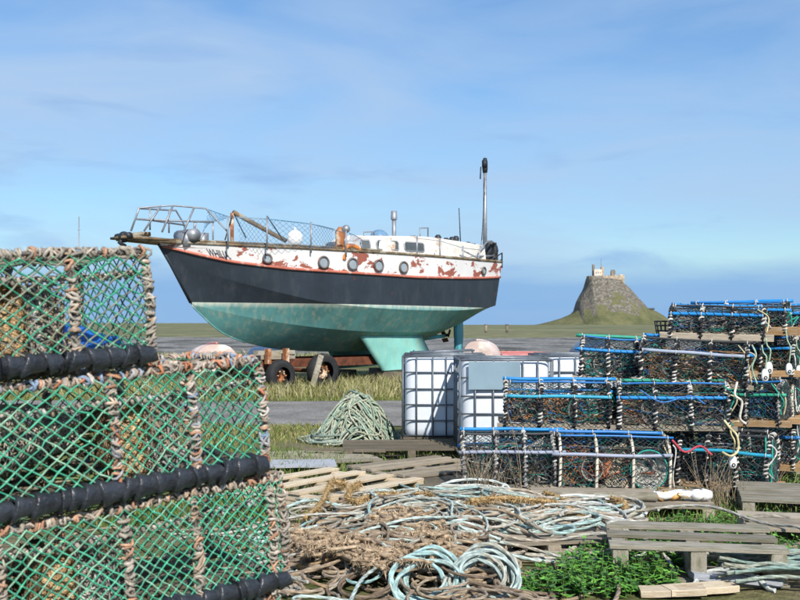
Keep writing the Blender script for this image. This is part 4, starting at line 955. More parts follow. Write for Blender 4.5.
for sft in (-.45, .45):
    c = b_o-ul*.115+dl*sft; hz = c[2]-.01; oo = plank('prop_block', 'darkwood', (c[0], c[1], hz/2-.01), (.12, .7, hz-.012), math.atan2(dl[1], dl[0])); tag(oo, 'timber block propping the pallet under the tall stack', 'timber', 'blocks under the tall stack')
# blue plastic sheet behind the top creel
mb = MB(); n = 18; V = []
for i in range(n):
    for j in range(9):
        u = i/(n-1); v = j/8; V.append((-.42+.5*u, .20*v, .02+.085*math.sin(math.pi*v)*(.6+.4*math.sin(9*u+2))+.012*math.sin(23*u+11*v)))
mb.add(V, [[i*9+j, (i+1)*9+j, (i+1)*9+j+1, i*9+j+1] for i in range(n-1) for j in range(8)]); o = mb.build('blue_sheet', 'bluetarp'); o.matrix_world = bigM(-.40, 1, .28); tag(o, 'crumpled bright blue plastic sheet inside the topmost creel', 'sheet')

# ---- D-shaped black netted creels at the right
BLUE = (.015,.22,.55); BLUE2 = (.02,.16,.44); GRN = (.03,.30,.20); LIL = (.26,.29,.37); TEALB = (.03,.30,.44)
BW = [(.62,.60,.55), (.03,.03,.035), (.55,.52,.46), (.035,.035,.04)]; WHT = [(.68,.63,.52), (.6,.55,.45), (.50,.42,.3), (.05,.05,.05)]; BLK = [(.035,.035,.04), (.25,.24,.23), (.05,.05,.055), (.5,.49,.45)]
def d_creel(px, D, yaw, z, L, label, seed, front=BLUE, top=BLUE, hoopc=BW, nh=4, H=.40, Wd=.48, inner=((.40,.17,.05),(.30,.2,.12)), funnel=True, base='wood', tilt=0.0, fun=(.45,.44,.40), lean=0.0, bh=.036):
    rg = np.random.default_rng(seed); X = (px-400)/F*D; tilt = tilt+rg.normal(0, 1.3); yaw = yaw+rg.normal(0, 2.2)
    M4 = Matrix.Translation((X, D, z)) @ Matrix.Rotation(math.radians(yaw), 4, 'Z') @ Matrix.Rotation(math.radians(tilt), 4, 'Y') @ Matrix.Rotation(rg.normal(0, .02), 4, 'X')
    o = empty('lobster_creel', mat=M4); tag(o, label, 'creel', 'black netted creels')
    for y in (.03, Wd-.03): plank('base_bearer', base, (L/2, y, bh/2), (L+.05+bh*1.6, max(.06, bh*1.35), bh), 0, o)
    for k in range(6): plank('base_slat', base, (.04+(L-.08)*k/5, Wd/2, bh+.007), (Wd-.0, .05, .014), math.pi/2, o)
    sec = spline([(-.004,.004),(-.014,.14),(.0,H*.62),(.06,H*.86),(Wd*.32,H*.985),(Wd*.5,H),(Wd*.68,H*.985),(Wd-.06,H*.86),(Wd,H*.62),(Wd+.012,.14),(Wd+.004,.004)], 41)
    seg = np.r_[0, np.cumsum(np.linalg.norm(np.diff(sec, axis=0), axis=1))]; seg /= seg[-1]
    def sp_(v): return np.interp(v, seg, sec[:, 0]), np.interp(v, seg, sec[:, 1])
    hx = [.02+(L-.04)*k/(nh-1) for k in range(nh)]
    for k, x in enumerate(hx):
        mb = MB(); ln = rg.normal(0, .012); P = np.stack([x+ln*sec[:, 1]*2+0*sec[:, 0], sec[:, 0], sec[:, 1]], 1)[::2]; (wrap(mb, P, .014, .0042, .05, [(.05,.05,.05),(.3,.25,.17)], rg, 6, .2, corecol=(.60,.55,.45)) if hoopc is WHT else wrap(mb, P, .011, .0085, rg.uniform(.028,.042), hoopc, rg, 5, corecol=hoopc[1], run=4)); mb.build('hoop', 'rope', o)
    def rail(v, col, name, ext=.03, r=.016):
        y, z_ = sp_(v); mb = MB(); sgn = A3(0, y-Wd/2, z_-H*.5); sgn /= np.linalg.norm(sgn); off = sgn*.024
        xa = -ext+rg.uniform(-.03,.06); xb = L+ext+rg.uniform(-.08,.04); P = np.array([(xa+(xb-xa)*q,y,z_) for q in (0,.25,.5,.75,1)])+off; P[:, 2] += rg.normal(0, .004, 5)-A3(0,.006,.010,.006,0)[:5] if False else rg.normal(0, .004, 5)
        mb.tube(spline(P, 16), r, 8, col)
        for x in hx[:]: ring = np.array([(min(max(x, xa+.01), xb-.01), y+off[1]+.019*math.cos(a), z_+off[2]+.019*math.sin(a)) for a in np.linspace(0, 6.28, 9)]); mb.tube(ring, .005, 4, (.5,.48,.43))
        if name in ('top_rail', 'front_rail') and rg.uniform() < .65:      # net twine laced over the rail
            Q = spline(P, 60); TT, NN, BB = frames(Q); ph = np.arange(60)*rg.uniform(1.1, 1.7); mb.tube(Q+(r+.002)*(np.cos(ph)[:, None]*NN+np.sin(ph)[:, None]*BB), .0038, 4, [(.03,.03,.035),(.4,.39,.36)][rg.integers(0,2)], cap=False)
        mb.build(name, 'tube', o)
    rail(.255, front, 'front_rail'); rail(.50, top, 'top_rail'); rail(.40, BLUE2 if rg.uniform() < .4 else (.05,.05,.055), 'shoulder_rail', .0, .009); rail(.745, top, 'back_rail', .02)
    NC = [(.025,.028,.032), (.05,.052,.055), (.02,.10,.09), (.03,.03,.035), (.10,.11,.12)]
    mb = MB(); nu = int(L/.05); nv = 24
    def skin(u, v):
        y, z_ = sp_(v); s_ = .012*np.sin(np.pi*((u*L-.02)/((L-.04)/(nh-1)) % 1)); c = A3(Wd/2, H*.4); return np.stack([.01+(L-.02)*u, y+(c[0]-y)*s_*1.5, z_+(c[1]-z_)*s_*1.5], 1)
    netpatch(mb, skin, nu, nv, .0025, NC, rg, 3, .28); mb.build('net', 'net', o)
    for x in (.012, L-.012):
        mb = MB()
        def endn(u, v, x=x):
            w_ = (Wd-.02)*np.clip(1-.8*np.clip(v-.6, 0, 1)**1.2, .3, 1); return np.stack([np.full_like(u, x), Wd/2+(u-.5)*w_, bh+(H-bh)*v], 1)
        netpatch(mb, endn, 10, 8, .003, NC, rg, 3, .2); mb.build('end_net', 'net', o)
    # inside: parlour netting in coloured twine, eyes, bait cords
    IN = list(inner)+[(.03,.26,.22), (.05,.05,.055), (.34,.31,.27), (.03,.14,.36), (.16,.13,.09)]
    mb = MB(); x0 = .05+L*.45
    tangle(mb, (.05,.05,bh+.015), (L*.42,Wd-.05,H*.55), 80, .006, list(inner)*3+IN, rg, 6); tangle(mb, (x0,.05,bh+.015), (L-.05,Wd-.05,H*.6), 80, .006, list(inner)+IN, rg, 6)
    tangle(mb, (.04,.03,bh+.015), (L-.04,.2,H*.8), 70, .0045, IN+[(.5,.48,.43)], rg, 6); mb.build('parlour_netting', 'fuzz', o)
    PC = list(inner)*2+[(.50,.47,.41), (.04,.30,.26), (.44,.36,.26), (.06,.17,.36), (.42,.20,.10), (.30,.29,.27)]
    for a_, b_ in zip(hx[:-1], hx[1:]):        # partition and bait nets hung in each bay
        for q in range(2):
            c_ = PC[rg.integers(0, len(PC))]; xa = a_+rg.uniform(.0, .3)*(b_-a_); xb = b_-rg.uniform(.0, .3)*(b_-a_); y0 = rg.uniform(.03, .2)+.12*q; y1 = y0+rg.uniform(-.02, .18); zt = H*rg.uniform(.5, .88); p1, p2 = rg.uniform(0, 6, 2); cut = rg.uniform(-.6, .6)
            def Fs(u, v): return np.stack([xa+(xb-xa)*u, np.clip(y0+(y1-y0)*v+.03*np.sin(6*u+p1)*np.sin(4*v+p2), .02, Wd-.03), bh+.012+(zt-bh)*v*(1-.35*np.abs(u-.5-cut*.5))], 1)
            mb = MB(); netpatch(mb, Fs, 9, 11, .0040, [c_, tuple(min(.7, x*1.25) for x in c_), tuple(x*.75 for x in c_)], rg, 3, .35); mb.build('partition_net', 'net', o)
    if seed == 32:      # the big pale conical entrance
        mb = MB()
        def Fc(u, v): a = u*2*np.pi; rr = .165*(1-.72*v); return np.stack([.80*L+rr*np.cos(a)*.95+.03*v, .008+.10*v, .20+rr*1.02*np.sin(a)+.05*v], 1)
        netpatch(mb, Fc, 30, 13, .0030, [(.66,.64,.58), (.52,.52,.46)], rg, 3, .15); ring = Fc(np.linspace(0, 1, 24), np.ones(24)); mb.tube(ring, .008, 5, (.03,.32,.28)); ring = Fc(np.linspace(0, 1, 30), np.zeros(30)); mb.tube(ring, .006, 5, (.03,.34,.27)); mb.build('entrance_funnel', 'net', o)
        mb = MB()
        def Ft(u, v): return np.stack([.40*L+.17*(u-.5)*(1.05-v)+.02, np.full_like(u, .03)+.01*np.sin(5*u), .33-.2*v], 1)
        netpatch(mb, Ft, 9, 9, .0046, [(.50,.20,.10), (.42,.16,.08)], rg, 3, .2); mb.build('orange_netting', 'net', o)
    cxs = [(.30+rg.normal(0,.05))*L]+([(.74+rg.normal(0,.05))*L] if rg.uniform() < .5 else [])
    for q, cx in enumerate(cxs):
        mb = MB(); R0 = rg.uniform(.09,.13)
        def Fn(u, v, cx=cx): a = u*2*np.pi; rr = R0*(1-.55*v); return np.stack([cx+rr*np.cos(a)+.02*v, .012+.17*v, H*.42+rr*1.1*np.sin(a)], 1)
        netpatch(mb, Fn, 18, 8, .0024, [fun, tuple(x*.7 for x in fun)], rg, 3, .2)
        ring = Fn(np.linspace(0, 1, 16), np.ones(16)); rc = [(.03,.04,.045),(.02,.22,.2),(.4,.38,.33),(.05,.05,.05)][rg.integers(0,4)]; mb.tube(ring, .007, 5, rc); ring = Fn(np.linspace(0, 1, 20), np.zeros(20)); mb.tube(ring, .004, 4, rc)
        mb.build('entrance_funnel', 'net', o)
    for _ in range(rg.integers(1, 4)):     # loose lashing tails
        mb = MB(); P = [(L*.98,.0,H*.9),(L+.03,-.03,H*.6),(L+.0,-.04,H*.3),(L+.03,-.02,bh+.05)]; mb.tube(spline(np.array(P)+rg.normal(0,.03,(4,3))+A3(-.02,rg.uniform(-.01,.25),0), 14), .007, 5, [(.55,.48,.3),(.03,.3,.22),(.5,.49,.45)][rg.integers(0,3)]); mb.build('lashing', 'rope', o)
    return o
PZ = .405
z1, z2, z3, z4 = .085, .565, .985, 1.375
ORB = ((.42,.18,.06), (.30,.18,.10)); DKB = ((.05,.05,.055), (.06,.16,.16)); TL = ((.03,.26,.22), (.30,.28,.24)); WB = ((.35,.32,.28), (.22,.17,.12))
# bottom layer
d_creel(462, 8.60, -4, z1, .82, H=.465, label='bottom creel at the tank end with lilac grey front rail and twigs', seed=31, front=LIL, top=BLUE, hoopc=BLK, nh=4, inner=((.20,.14,.08),(.05,.06,.055)), fun=(.30,.33,.28))
d_creel(557, 8.50, -3, z1, .97, H=.465, label='bottom creel with white hoops, lilac grey rail and a round pale entrance net', seed=32, front=LIL, top=BLUE2, hoopc=WHT, nh=4, inner=((.36,.12,.06),(.05,.05,.055)), fun=(.62,.60,.55))
d_creel(676, 8.85, -30, z1, .78, H=.465, label='bottom creel with a turquoise front rail angled away at the pile corner', seed=33, front=TEALB, top=(.05,.05,.05), hoopc=BW, nh=4, inner=DKB, base='orangewood')
# second layer
d_creel(503, 9.1, -4, z2, .97, 'second layer creel full of orange twine, above the lilac railed creel', 34, TEALB, BLUE, BW, 4, inner=ORB)
d_creel(617, 8.9, -13, z2, .97, 'second layer creel with a thick bright blue front rail and green top rail', 35, BLUE, GRN, BW, 4, inner=WB, base='wood', tilt=1, bh=.04)
d_creel(712, 9.3, -32, z2, .62, 'second layer creel with orange wooden base end at the pile corner', 36, GRN, (.06,.06,.06), BLK, 3, inner=DKB, base='orangewood', bh=.06)
# third layer
d_creel(578, 9.42, -9, z3, .80, 'third layer creel with teal netting and slim blue rail beside the dark blue boat', 37, BLUE, GRN, BW, 4, inner=TL, tilt=1.5, fun=(.6,.58,.52))
d_creel(637, 9.1, -17, z3, .95, 'third layer creel of orange twine under the top creel with the pale wooden base', 38, (.30,.34,.42), BLUE, BW, 4, inner=ORB, tilt=1.5)
# top layer
d_creel(668, 9.2, -21, z4, .84, 'top creel resting on a long pale wooden base board', 39, BLUE, BLUE, BW, 4, .29, inner=WB, base='wood', tilt=1.5, bh=.06)
d_creel(692, 9.85, -24, z4+.02, .88, 'top creel behind the pale based one, highest blue rail of the pile', 40, BLUE, BLUE, BW, 4, .31, inner=WB, base='orangewood', tilt=1, bh=.08)
d_creel(735, 10.4, -24, z4-.02, .82, 'top creel at the far back of the pile with a blue rail', 41, BLUE, BLUE, BLK, 4, .31, inner=DKB, base='orangewood', bh=.08)
# back rows
k = 0
for (px, D, zz, lab) in ((500, 9.5, z1, 'hidden bottom creel behind the lilac railed one'), (590, 9.55, z1, 'hidden bottom creel behind the white hooped one'), (590, 9.6, z2, 'second layer back creel under the teal netted one')):
    d_creel(px, D, -6, zz, .92, lab, 50+k, inner=DKB, nh=3, H=.46 if zz == z1 else .4); k += 1
for li, zz in enumerate((z1, z2, z3)):
    nm = ('bottom', 'second layer', 'third layer')[li]
    d_creel(700, 10.0, -30, zz, .90, nm+' creel in the second row, with bleached hoops at its end', 60+li, (BLUE2, GRN, BLUE)[li], (.06,.06,.06), (BW, WHT, BW)[li], 4, (.46,.4,.37)[li], inner=(WB, DKB, ORB)[li], base='orangewood', bh=.06)
    d_creel(738, 10.55, -30, zz, .90, nm+' creel in the hindmost row at the weedy end of the pile', 70+li, (TEALB, TEALB, GRN)[li], (.06,.06,.06), BLK, 4, (.46,.4,.37)[li], inner=(DKB, WB, TL)[li], base='wood', bh=.06)
# ropes thrown over the creels
def draped(pts, r, col, label):
    P = spline(np.array([tuple(at(*p)) for p in pts]), 50); mb = MB(); mb.tube(P, r, 7, col*(.85+.3*np.random.default_rng(int(pts[0][0])).uniform(0, 1, (50, 1)))); tag(mb.build('draped_rope', 'rope'), label, 'rope')
draped([(724,420,8.33),(730,428,8.3),(737,436,8.28),(738,450,8.28),(731,456,8.28),(722,452,8.3)], .010, A3(.58,.50,.28), 'yellowed rope looped at the pile corner above the toggle')
draped([(737,382,8.6),(735,395,8.55),(742,402,8.55),(740,418,8.55),(746,424,8.55)], .011, A3(.58,.54,.46), 'bleached rope hanging from the third layer at the pile corner')
draped([(752,345,8.72),(756,355,8.68),(752,368,8.68),(757,384,8.68)], .008, A3(.30,.40,.30), 'green grey cord hanging from the pale based top creel')
draped([(672,440,8.3),(685,452,8.25),(700,446,8.3),(712,455,8.3)], .009, A3(.45,.06,.08), 'short red cord sagging across the corner creels')
draped([(640,390,8.7),(662,402,8.6),(690,396,8.65),(705,404,8.6)], .006, A3(.05,.18,.45), 'thin blue cord looped on the second layer under the green rail')
# black basket on the third layer
p = at(668, 338, 9.35); mb = MB(); an = np.linspace(0, 6.2832, 15)[:-1]
for z_, r_ in ((0,.075),(.05,.09),(.1,.095),(.14,.1)): mb.tube(np.array([(r_*math.cos(a), r_*math.sin(a), z_) for a in an]), .007, 4, closed=True)
for a in an: mb.tube([A3(.075*math.cos(a),.075*math.sin(a),0), A3(.1*math.cos(a),.1*math.sin(a),.14)], .005, 4)
o = mb.build('bait_basket', 'blackplastic'); o.location = (at(667,0,9.5).x-.03, 9.45, z3+.41); tag(o, 'small black plastic basket beside the pale based top creel', 'basket')
# white toggles on lanyards
def toggle(px, py, D, py_top, label, col=(.3,.42,.3)):
    p = at(px, py, D); q = at(px-4, py_top, D+.02); o = empty('toggle_float', p); tag(o, label, 'float', 'white toggles hanging from the creels')
    mb = MB(); n = 12; prof = [(-.055,.012),(-.05,.026),(-.02,.034),(.02,.032),(.045,.022),(.055,.008)]; V = []
    for h, r in prof:
        for j in range(n): a = 6.2832*j/n; V.append((r*math.cos(a), r*.62*math.sin(a), h))
    mb.add(V, [[i*n+j, i*n+(j+1) % n, (i+1)*n+(j+1) % n, (i+1)*n+j] for i in range(5) for j in range(n)]); mb.add(V[:n], [list(range(n))[::-1]]); mb.add(V[-n:], [list(range(n))]); mb.build('float_body', 'whiteplastic', o)
    mb = MB(); mb.tube(np.array([(.012*math.cos(a), -.022, -.022+.012*math.sin(a)) for a in np.linspace(0, 6.283, 11)[:-1]]), .005, 5, closed=True); mb.build('eye_hole', 'blackplastic', o)
    mb = MB(); d = q-p; mb.tube(spline([(0,0,.05),(.01,-.01,.05+d.z*.4),(d.x+.012,.0,d.z*.75),(d.x,0.0,d.z)], 12), .007, 6, col); mb.build('lanyard', 'rope', o)
toggle(765, 375, 8.75, 345, 'white toggle with an eye on a frayed lanyard at the pale based top creel'); toggle(769, 368, 8.85, 338, 'second white toggle hanging close beside the one at the pale based top creel'); toggle(789, 369, 9.35, 330, 'white toggle on a green cord below the highest orange base end'); toggle(733, 462, 8.35, 425, 'white toggle on a yellowed rope at the pile corner', (.6,.5,.25)); toggle(799, 371, 9.6, 340, 'white toggle at the hindmost creels')
# white fender-like roll of rope and white float with orange tip
p = at(590, 497, 7.75); mb = MB(); 
for k in range(5): mb.tube(spline([(-.25,.02*k,.02+.012*(k % 2)),(-.1,.02*k+.01,.035+.01*(k % 2)),(.1,.02*k,.03),(.27,.02*k-.01,.012)], 14), .020, 8)
o = mb.build('white_hank', 'whiteplastic'); o.location = (p.x, 7.72, .135); tag(o, 'white plastic hank lying before the white hooped creel', 'rope')
p = at(697, 498, 7.75); mb = MB(); ball(mb, (0,0,.05), .055, .8); mb.tube([A3(.04,0,.05), A3(.11,.01,.045)], [.05,.035], 10); mb.tube(spline([(-.05,0,.05),(-.15,.02,.06),(-.25,.0,.04),(-.33,.03,.05)], 10), .03, 8); o = mb.build('small_float', 'whiteplastic'); o.location = (p.x, 7.75, .135); tag(o, 'white pear shaped float on the pallet before the creels', 'float')
p = at(668, 496, 7.75); mb = MB(); mb.tube(spline([(-.06,0,.0),(-.02,.01,.05),(.05,0,.03),(.1,.02,.06)], 10), .028, 7, (.55,.33,.12)); tangle(mb, (-.08,-.03,0), (.16,.06,.1), 16, .006, [(.6,.42,.18),(.45,.3,.14)], np.random.default_rng(5)); o = mb.build('orange_twine_end', 'rope'); o.location = (p.x, 7.76, .14); tag(o, 'frayed orange twine bunch at the end of the round timber', 'rope')

# ------------------------------------------------------------------ ropes
MINT = [(.36,.50,.47), (.50,.60,.55), (.30,.46,.44), (.58,.62,.56)]; PALE = [(.52,.51,.45), (.46,.44,.38), (.56,.56,.51)]; BRN_ = [(.25,.18,.12), (.33,.25,.17), (.19,.14,.10), (.40,.31,.21), (.36,.24,.13)]
def heap(x, y):
    h = .16*np.exp(-(((x-.0)/.55)**2+((y-6.2)/.6)**2))+.12*np.exp(-(((x-.2)/.9)**2+((y-7.4)/.9)**2))+.10*np.exp(-(((x-.95)/.5)**2+((y-7.1)/.6)**2))
    return h+.03*vnoise(x, y, 4, 17)
def rope_path(rg, c, ext, length, R, step=.035, lift=(0,.06), hf=heap, flat=1.0, rad=.012):
    n = int(length/step); th = rg.uniform(0, 6.28); x, y = c[0]+rg.normal(0, ext[0]*.5), c[1]+rg.normal(0, ext[1]*.5); kap = rg.choice([-1,1])/rg.uniform(*R); P = []; kt = kap
    zl = rg.uniform(*lift); ph = rg.uniform(0, 6.28)
    for i in range(n):
        if rg.uniform() < .02: kt = rg.choice([-1, 1, 1])*np.sign(kap)/rg.uniform(*R)
        kap += (kt-kap)*.08
        dx, dy = (x-c[0])/ext[0], (y-c[1])/ext[1]; d = math.hypot(dx, dy)
        if d > 1:
            ta = math.atan2(-dy*ext[1], -dx*ext[0]); df = (ta-th+math.pi) % (2*math.pi)-math.pi; th += np.clip(df, -.18, .18)
        th += kap*step; x += math.cos(th)*step; y += math.sin(th)*step*flat; P.append((x, y, i))
    P = np.array(P); t_ = P[:, 2]*step
    z = hf(P[:, 0], P[:, 1])+rad+zl+.030*np.sin(t_*2.3+ph)+.022*np.sin(t_*5.6+ph*2)
    return np.stack([P[:, 0], P[:, 1], np.maximum(z, gz(P[:, 0], P[:, 1])+rad*.8)], 1)
def laid(mb, P, r, C, k=9):
    """three-strand rope: a lobed section that twists along the rope"""
    P0 = np.asarray(P, float); d = np.r_[0, np.cumsum(np.linalg.norm(np.diff(P0, axis=0), axis=1))]; n = max(3, int(d[-1]/(r*1.05))); t_ = np.linspace(0, d[-1], n)
    P = np.stack([np.interp(t_, d, P0[:, q]) for q in range(3)], 1); C = np.stack([np.interp(t_, d, C[:, q]) for q in range(3)], 1)
    T, N, B = frames(P); an = np.arange(k)*2*math.pi/k; tw = t_*2*math.pi/(r*9.5)
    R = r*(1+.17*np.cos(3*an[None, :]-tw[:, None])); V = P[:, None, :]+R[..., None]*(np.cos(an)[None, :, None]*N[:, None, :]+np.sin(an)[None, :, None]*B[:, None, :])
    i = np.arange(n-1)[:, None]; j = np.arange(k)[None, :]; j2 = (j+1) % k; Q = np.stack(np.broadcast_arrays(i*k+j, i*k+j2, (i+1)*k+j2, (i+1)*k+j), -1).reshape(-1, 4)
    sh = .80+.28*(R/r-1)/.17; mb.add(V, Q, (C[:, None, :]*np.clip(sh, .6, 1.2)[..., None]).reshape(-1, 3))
    mb.add(V[0], [list(range(k))[::-1]], C[0]); mb.add(V[-1], [list(range(k))], C[-1])
def strands(mb, P, r, cols, rg, dirty=None, k=7):
    """a laid rope: tube with a slow colour drift and a faint twist in its radius"""
    n = len(P); c = np.array(cols[rg.integers(0, len(cols))]); C = np.tile(c, (n, 1))*(1+.18*np.sin(np.arange(n)*1.7)[:, None]*rg.uniform(.3, 1))
    if dirty is not None:
        m_ = np.clip(np.convolve(rg.normal(0, 1, n+20), np.ones(21)/21, 'valid')[:n]*3.0+rg.uniform(-.2,.6), 0, .9)[:, None]; C = C*(1-m_)+np.array(dirty)*m_
    laid(mb, P, r, np.clip(C, 0, 1))
def fuzzrope(mb, P, r, rg, cols, dens=26, ln=.045):
    n = len(P); c = np.array(cols); mb.tube(P, r*(1+.25*np.convolve(rg.normal(0,1,n+4), np.ones(5)/5, 'valid')[:n]), 7, c[rg.integers(0, len(c), n)])
    m_ = n*dens; i = rg.integers(0, n, m_); d = rg.normal(0, 1, (m_, 3)); d /= np.linalg.norm(d, axis=1, keepdims=True); d[:, 2] -= .25
    a = P[i]+d*r*.6; l = ln*rg.uniform(.4, 1.2, (m_, 1)); b = a+d*l+rg.normal(0, .008, (m_, 3)); b[:, 2] = np.maximum(b[:, 2], .005); e_ = rg.normal(0, 1, (m_, 3))*.0022
    V = np.stack([a-e_, a+e_, b], 1).reshape(-1, 3); q = np.arange(m_)*3; mb.add(V, np.stack([q, q+1, q+2, q+2], 1), np.repeat(c[rg.integers(0, len(c), m_)]*rg.uniform(.8, 1.4, (m_, 1)), 3, 0))
rg = np.random.default_rng(99)
# the mass nobody could count
mb = MB()
for k in range(38): strands(mb, rope_path(rg, (rg.uniform(-.4,.75), rg.uniform(5.8,7.9)), (.55,.55), rg.uniform(3, 6), (.14,.5), lift=(-.03,.06)), rg.uniform(.0075,.0115), BRN_, rg, (.36,.29,.22))
stuff(mb.build('brown_rope_tangle', 'rope'), 'tangle of dull brown ropes heaped on the ground', 'rope')
mb = MB()
for k in range(44): strands(mb, rope_path(rg, (rg.uniform(-.4,.75), rg.uniform(6.6,8.3)), (.6,.5), rg.uniform(3, 6), (.12,.4), lift=(-.01,.08)), rg.uniform(.0075,.0105), MINT+PALE[:2], rg, (.40,.36,.29))
stuff(mb.build('pale_rope_tangle', 'rope'), 'tangle of pale green ropes mixed through the brown heap', 'rope')
mb = MB()
for k in range(30): strands(mb, rope_path(rg, (rg.uniform(-.6,.45), rg.uniform(5.35,6.4)), (.4,.3), rg.uniform(2, 4), (.07,.25), lift=(.0,.07)), rg.uniform(.0085,.012), BRN_+MINT[1:2], rg, (.36,.29,.22))
stuff(mb.build('thick_rope_tangle', 'rope'), 'knotted mass of thick muddy rope in front of the pale coils', 'rope')
mb = MB()
def boards(x, y): return .13+.03*vnoise(x, y, 5, 4)-.10*np.clip((6.5-y)/.5, 0, 1)
for k in range(20): strands(mb, rope_path(rg, (rg.uniform(.6,1.35), rg.uniform(6.35,7.7)), (.42,.42), rg.uniform(2, 4.5), (.13,.4), lift=(.0,.05), hf=boards), rg.uniform(.009,.012), PALE+MINT[:2], rg, (.42,.34,.25))
stuff(mb.build('loose_rope_spread', 'rope'), 'spread of dirty white ropes strewn over the sunken boards', 'rope')
# muddy clumps
for k, (x, y, s_) in enumerate(((-.08,5.8,.3),(-.36,6.0,.25),(.2,6.05,.24),(-.55,6.35,.2),(.0,6.45,.2))):
    mb = MB(); c = A3(x, y, float(heap(x, y))+.085); 
    for q in range(24): P = c+np.cumsum(rg.normal(0, 1, (8,3)), 0)*A3(s_,s_,.05)*.22; P = spline(P, 26); P[:, 2] = np.maximum(P[:, 2], .03); fuzzrope(mb, P, .010, rg, [(.28,.20,.13),(.36,.27,.18),(.44,.34,.23)], 12, .03)
    tag(mb.build('frayed_rope_clump', 'fuzz'), 'matted brown clump of frayed rope in the tangle', 'rope', 'frayed clumps in the rope tangle')
# fluffy coir ropes that stand out
def fluffy(pts, label, r=.016, ln=.05, dens=22):
    P = []
    for (px, py, D) in pts: P.append(at(px, py, D))
    P = spline(np.array([tuple(p) for p in P]), 60); P[:, 2] = np.maximum(P[:, 2]+.05, heap(P[:, 0], P[:, 1])+.10); mb = MB(); fuzzrope(mb, P, r, np.random.default_rng(int(pts[0][0])), [(.36,.24,.11),(.44,.31,.16),(.28,.19,.09)], dens, ln); tag(mb.build('shaggy_rope', 'fuzz'), label, 'rope')
fluffy([(355,517,7.5),(375,508,7.7),(405,512,7.6),(432,520,7.4)], 'shaggy golden rope arched over the middle of the tangle')
fluffy([(470,528,7.1),(500,522,7.2),(535,520,7.2),(560,518,7.3)], 'shaggy golden rope lying straight toward the white hank')
fluffy([(305,535,7.0),(325,502,7.7),(332,488,8.0),(346,490,8.0)], 'frayed tan rope hanging off the pale pallet')
fluffy([(352,520,7.6),(350,498,7.9),(360,489,8.1)], 'short frayed tan tuft on the corner of the pale pallet', .014)
fluffy([(545,498,7.7),(580,515,7.4),(570,535,7.0),(600,545,6.8)], 'shaggy brown rope curving through the pale coil', .014, .04)
fluffy([(612,505,7.5),(625,512,7.3),(622,535,7.0)], 'shaggy brown rope end hanging over the broad pallet', .016, .045)
fluffy([(610,566,6.1),(625,580,5.95),(645,578,5.95),(660,570,6.0)], 'shaggy brown rope length dangling under the broad pallet', .012, .03)
# single coils and ropes one can pick out
def rope_thing(name, pts, r, col, label, n=90, dirty=None, closed=False):
    P = np.array([tuple(at(*p)) for p in pts]); P = spline(P, n); P[:, 2] = np.maximum(P[:, 2], .012); mb = MB(); strands(mb, P, r, [col], np.random.default_rng(n+int(pts[0][0])), dirty, 8); return tag(mb.build(name, 'rope'), label, 'rope')
def coil(name, px, py, D, R, turns, r, cols, label, seed, asp=(1,1), tiltx=.0, rise=.012, group=None):
    rg = np.random.default_rng(seed); p = at(px, py, D); t_ = np.linspace(0, turns*6.2832, int(turns*26)); rr = R*(1+.18*np.convolve(rg.normal(0,1,len(t_)+30), np.ones(31)/31, 'valid')[:len(t_)]*3)
    x = p.x+rr*asp[0]*np.cos(t_)+.05*np.sin(t_*.37); y = p.y+rr*asp[1]*np.sin(t_)+.05*np.cos(t_*.29); z = p.z+rise*t_/6.28+rr*np.sin(t_)*tiltx+.015*np.sin(t_*1.3)
    z = np.maximum(z, gz(x, y)+r); mb = MB(); strands(mb, np.stack([x,y,z],1), r, cols, rg, (.42,.40,.33), 8); return tag(mb.build(name, 'rope'), label, 'rope', group)
coil('rope_coil', 426, 586, 5.50, .17, 5, .0125, [(.38,.56,.55)], 'thick mint green rope coil standing in loops before the tangle', 1, (1,.5), .75)
coil('rope_coil', 484, 585, 5.55, .15, 7, .0115, [(.42,.52,.50)], 'grey green rope coil leaning beside the mint coil', 2, (1,.45), .85)
coil('rope_coil', 606, 513, 7.3, .22, 5, .012, [(.54,.56,.52)], 'pale white rope coil draped at the end of the white hank', 3, (1.1,.9), .12)
coil('rope_coil', 595, 535, 6.9, .24, 4, .012, [(.50,.50,.45)], 'pale loose rope coil hanging over the broken grey pallet', 4, (1.2,1.0), .15)
coil('rope_coil', 535, 552, 6.5, .22, 4, .012, [(.50,.48,.42)], 'dirty white rope coil spread in the tangle before the nettles', 5, (1.2,.9), .1)
coil('rope_coil', 290, 580, 6.0, .13, 5, .016, [(.50,.60,.57)], 'pale green hank of rope under the corner of the tall stack', 6, (.6,1.1), .3)
coil('rope_coil', 268, 602, 5.6, .16, 4, .014, [(.42,.37,.30)], 'brown rope coil at the foot of the tall stack', 7, (1,.8), .2)
coil('rope_coil', 400, 512, 7.7, .16, 3, .013, [(.48,.60,.58)], 'mint rope loops beside the shaggy golden rope arch', 8, (1.3,.8), .2)
coil('rope_coil', 470, 494, 8.3, .17, 4, .012, [(.58,.62,.58)], 'pale rope loops at the back of the tangle next to the grass', 9, (1.5,.6), .2)
coil('rope_coil', 520, 515, 7.5, .15, 3, .012, [(.56,.58,.53)], 'white rope loops between shaggy golden rope and pallet', 10, (1.3,.8), .2)
rope_thing('mint_rope', [(275,512,7.5),(310,500,7.8),(345,506,7.7),(385,500,7.9),(425,490,8.2),(440,500,8.0)], .013, (.48,.62,.58), 'mint rope running along the back edge of the tangle', 91)
rope_thing('brown_rope', [(285,541,6.9),(320,534,7.0),(370,533,7.0),(420,548,6.7),(455,575,6.2),(500,572,6.3),(560,566,6.35)], .014, (.33,.26,.20), 'long brown rope crossing the whole tangle', 92)
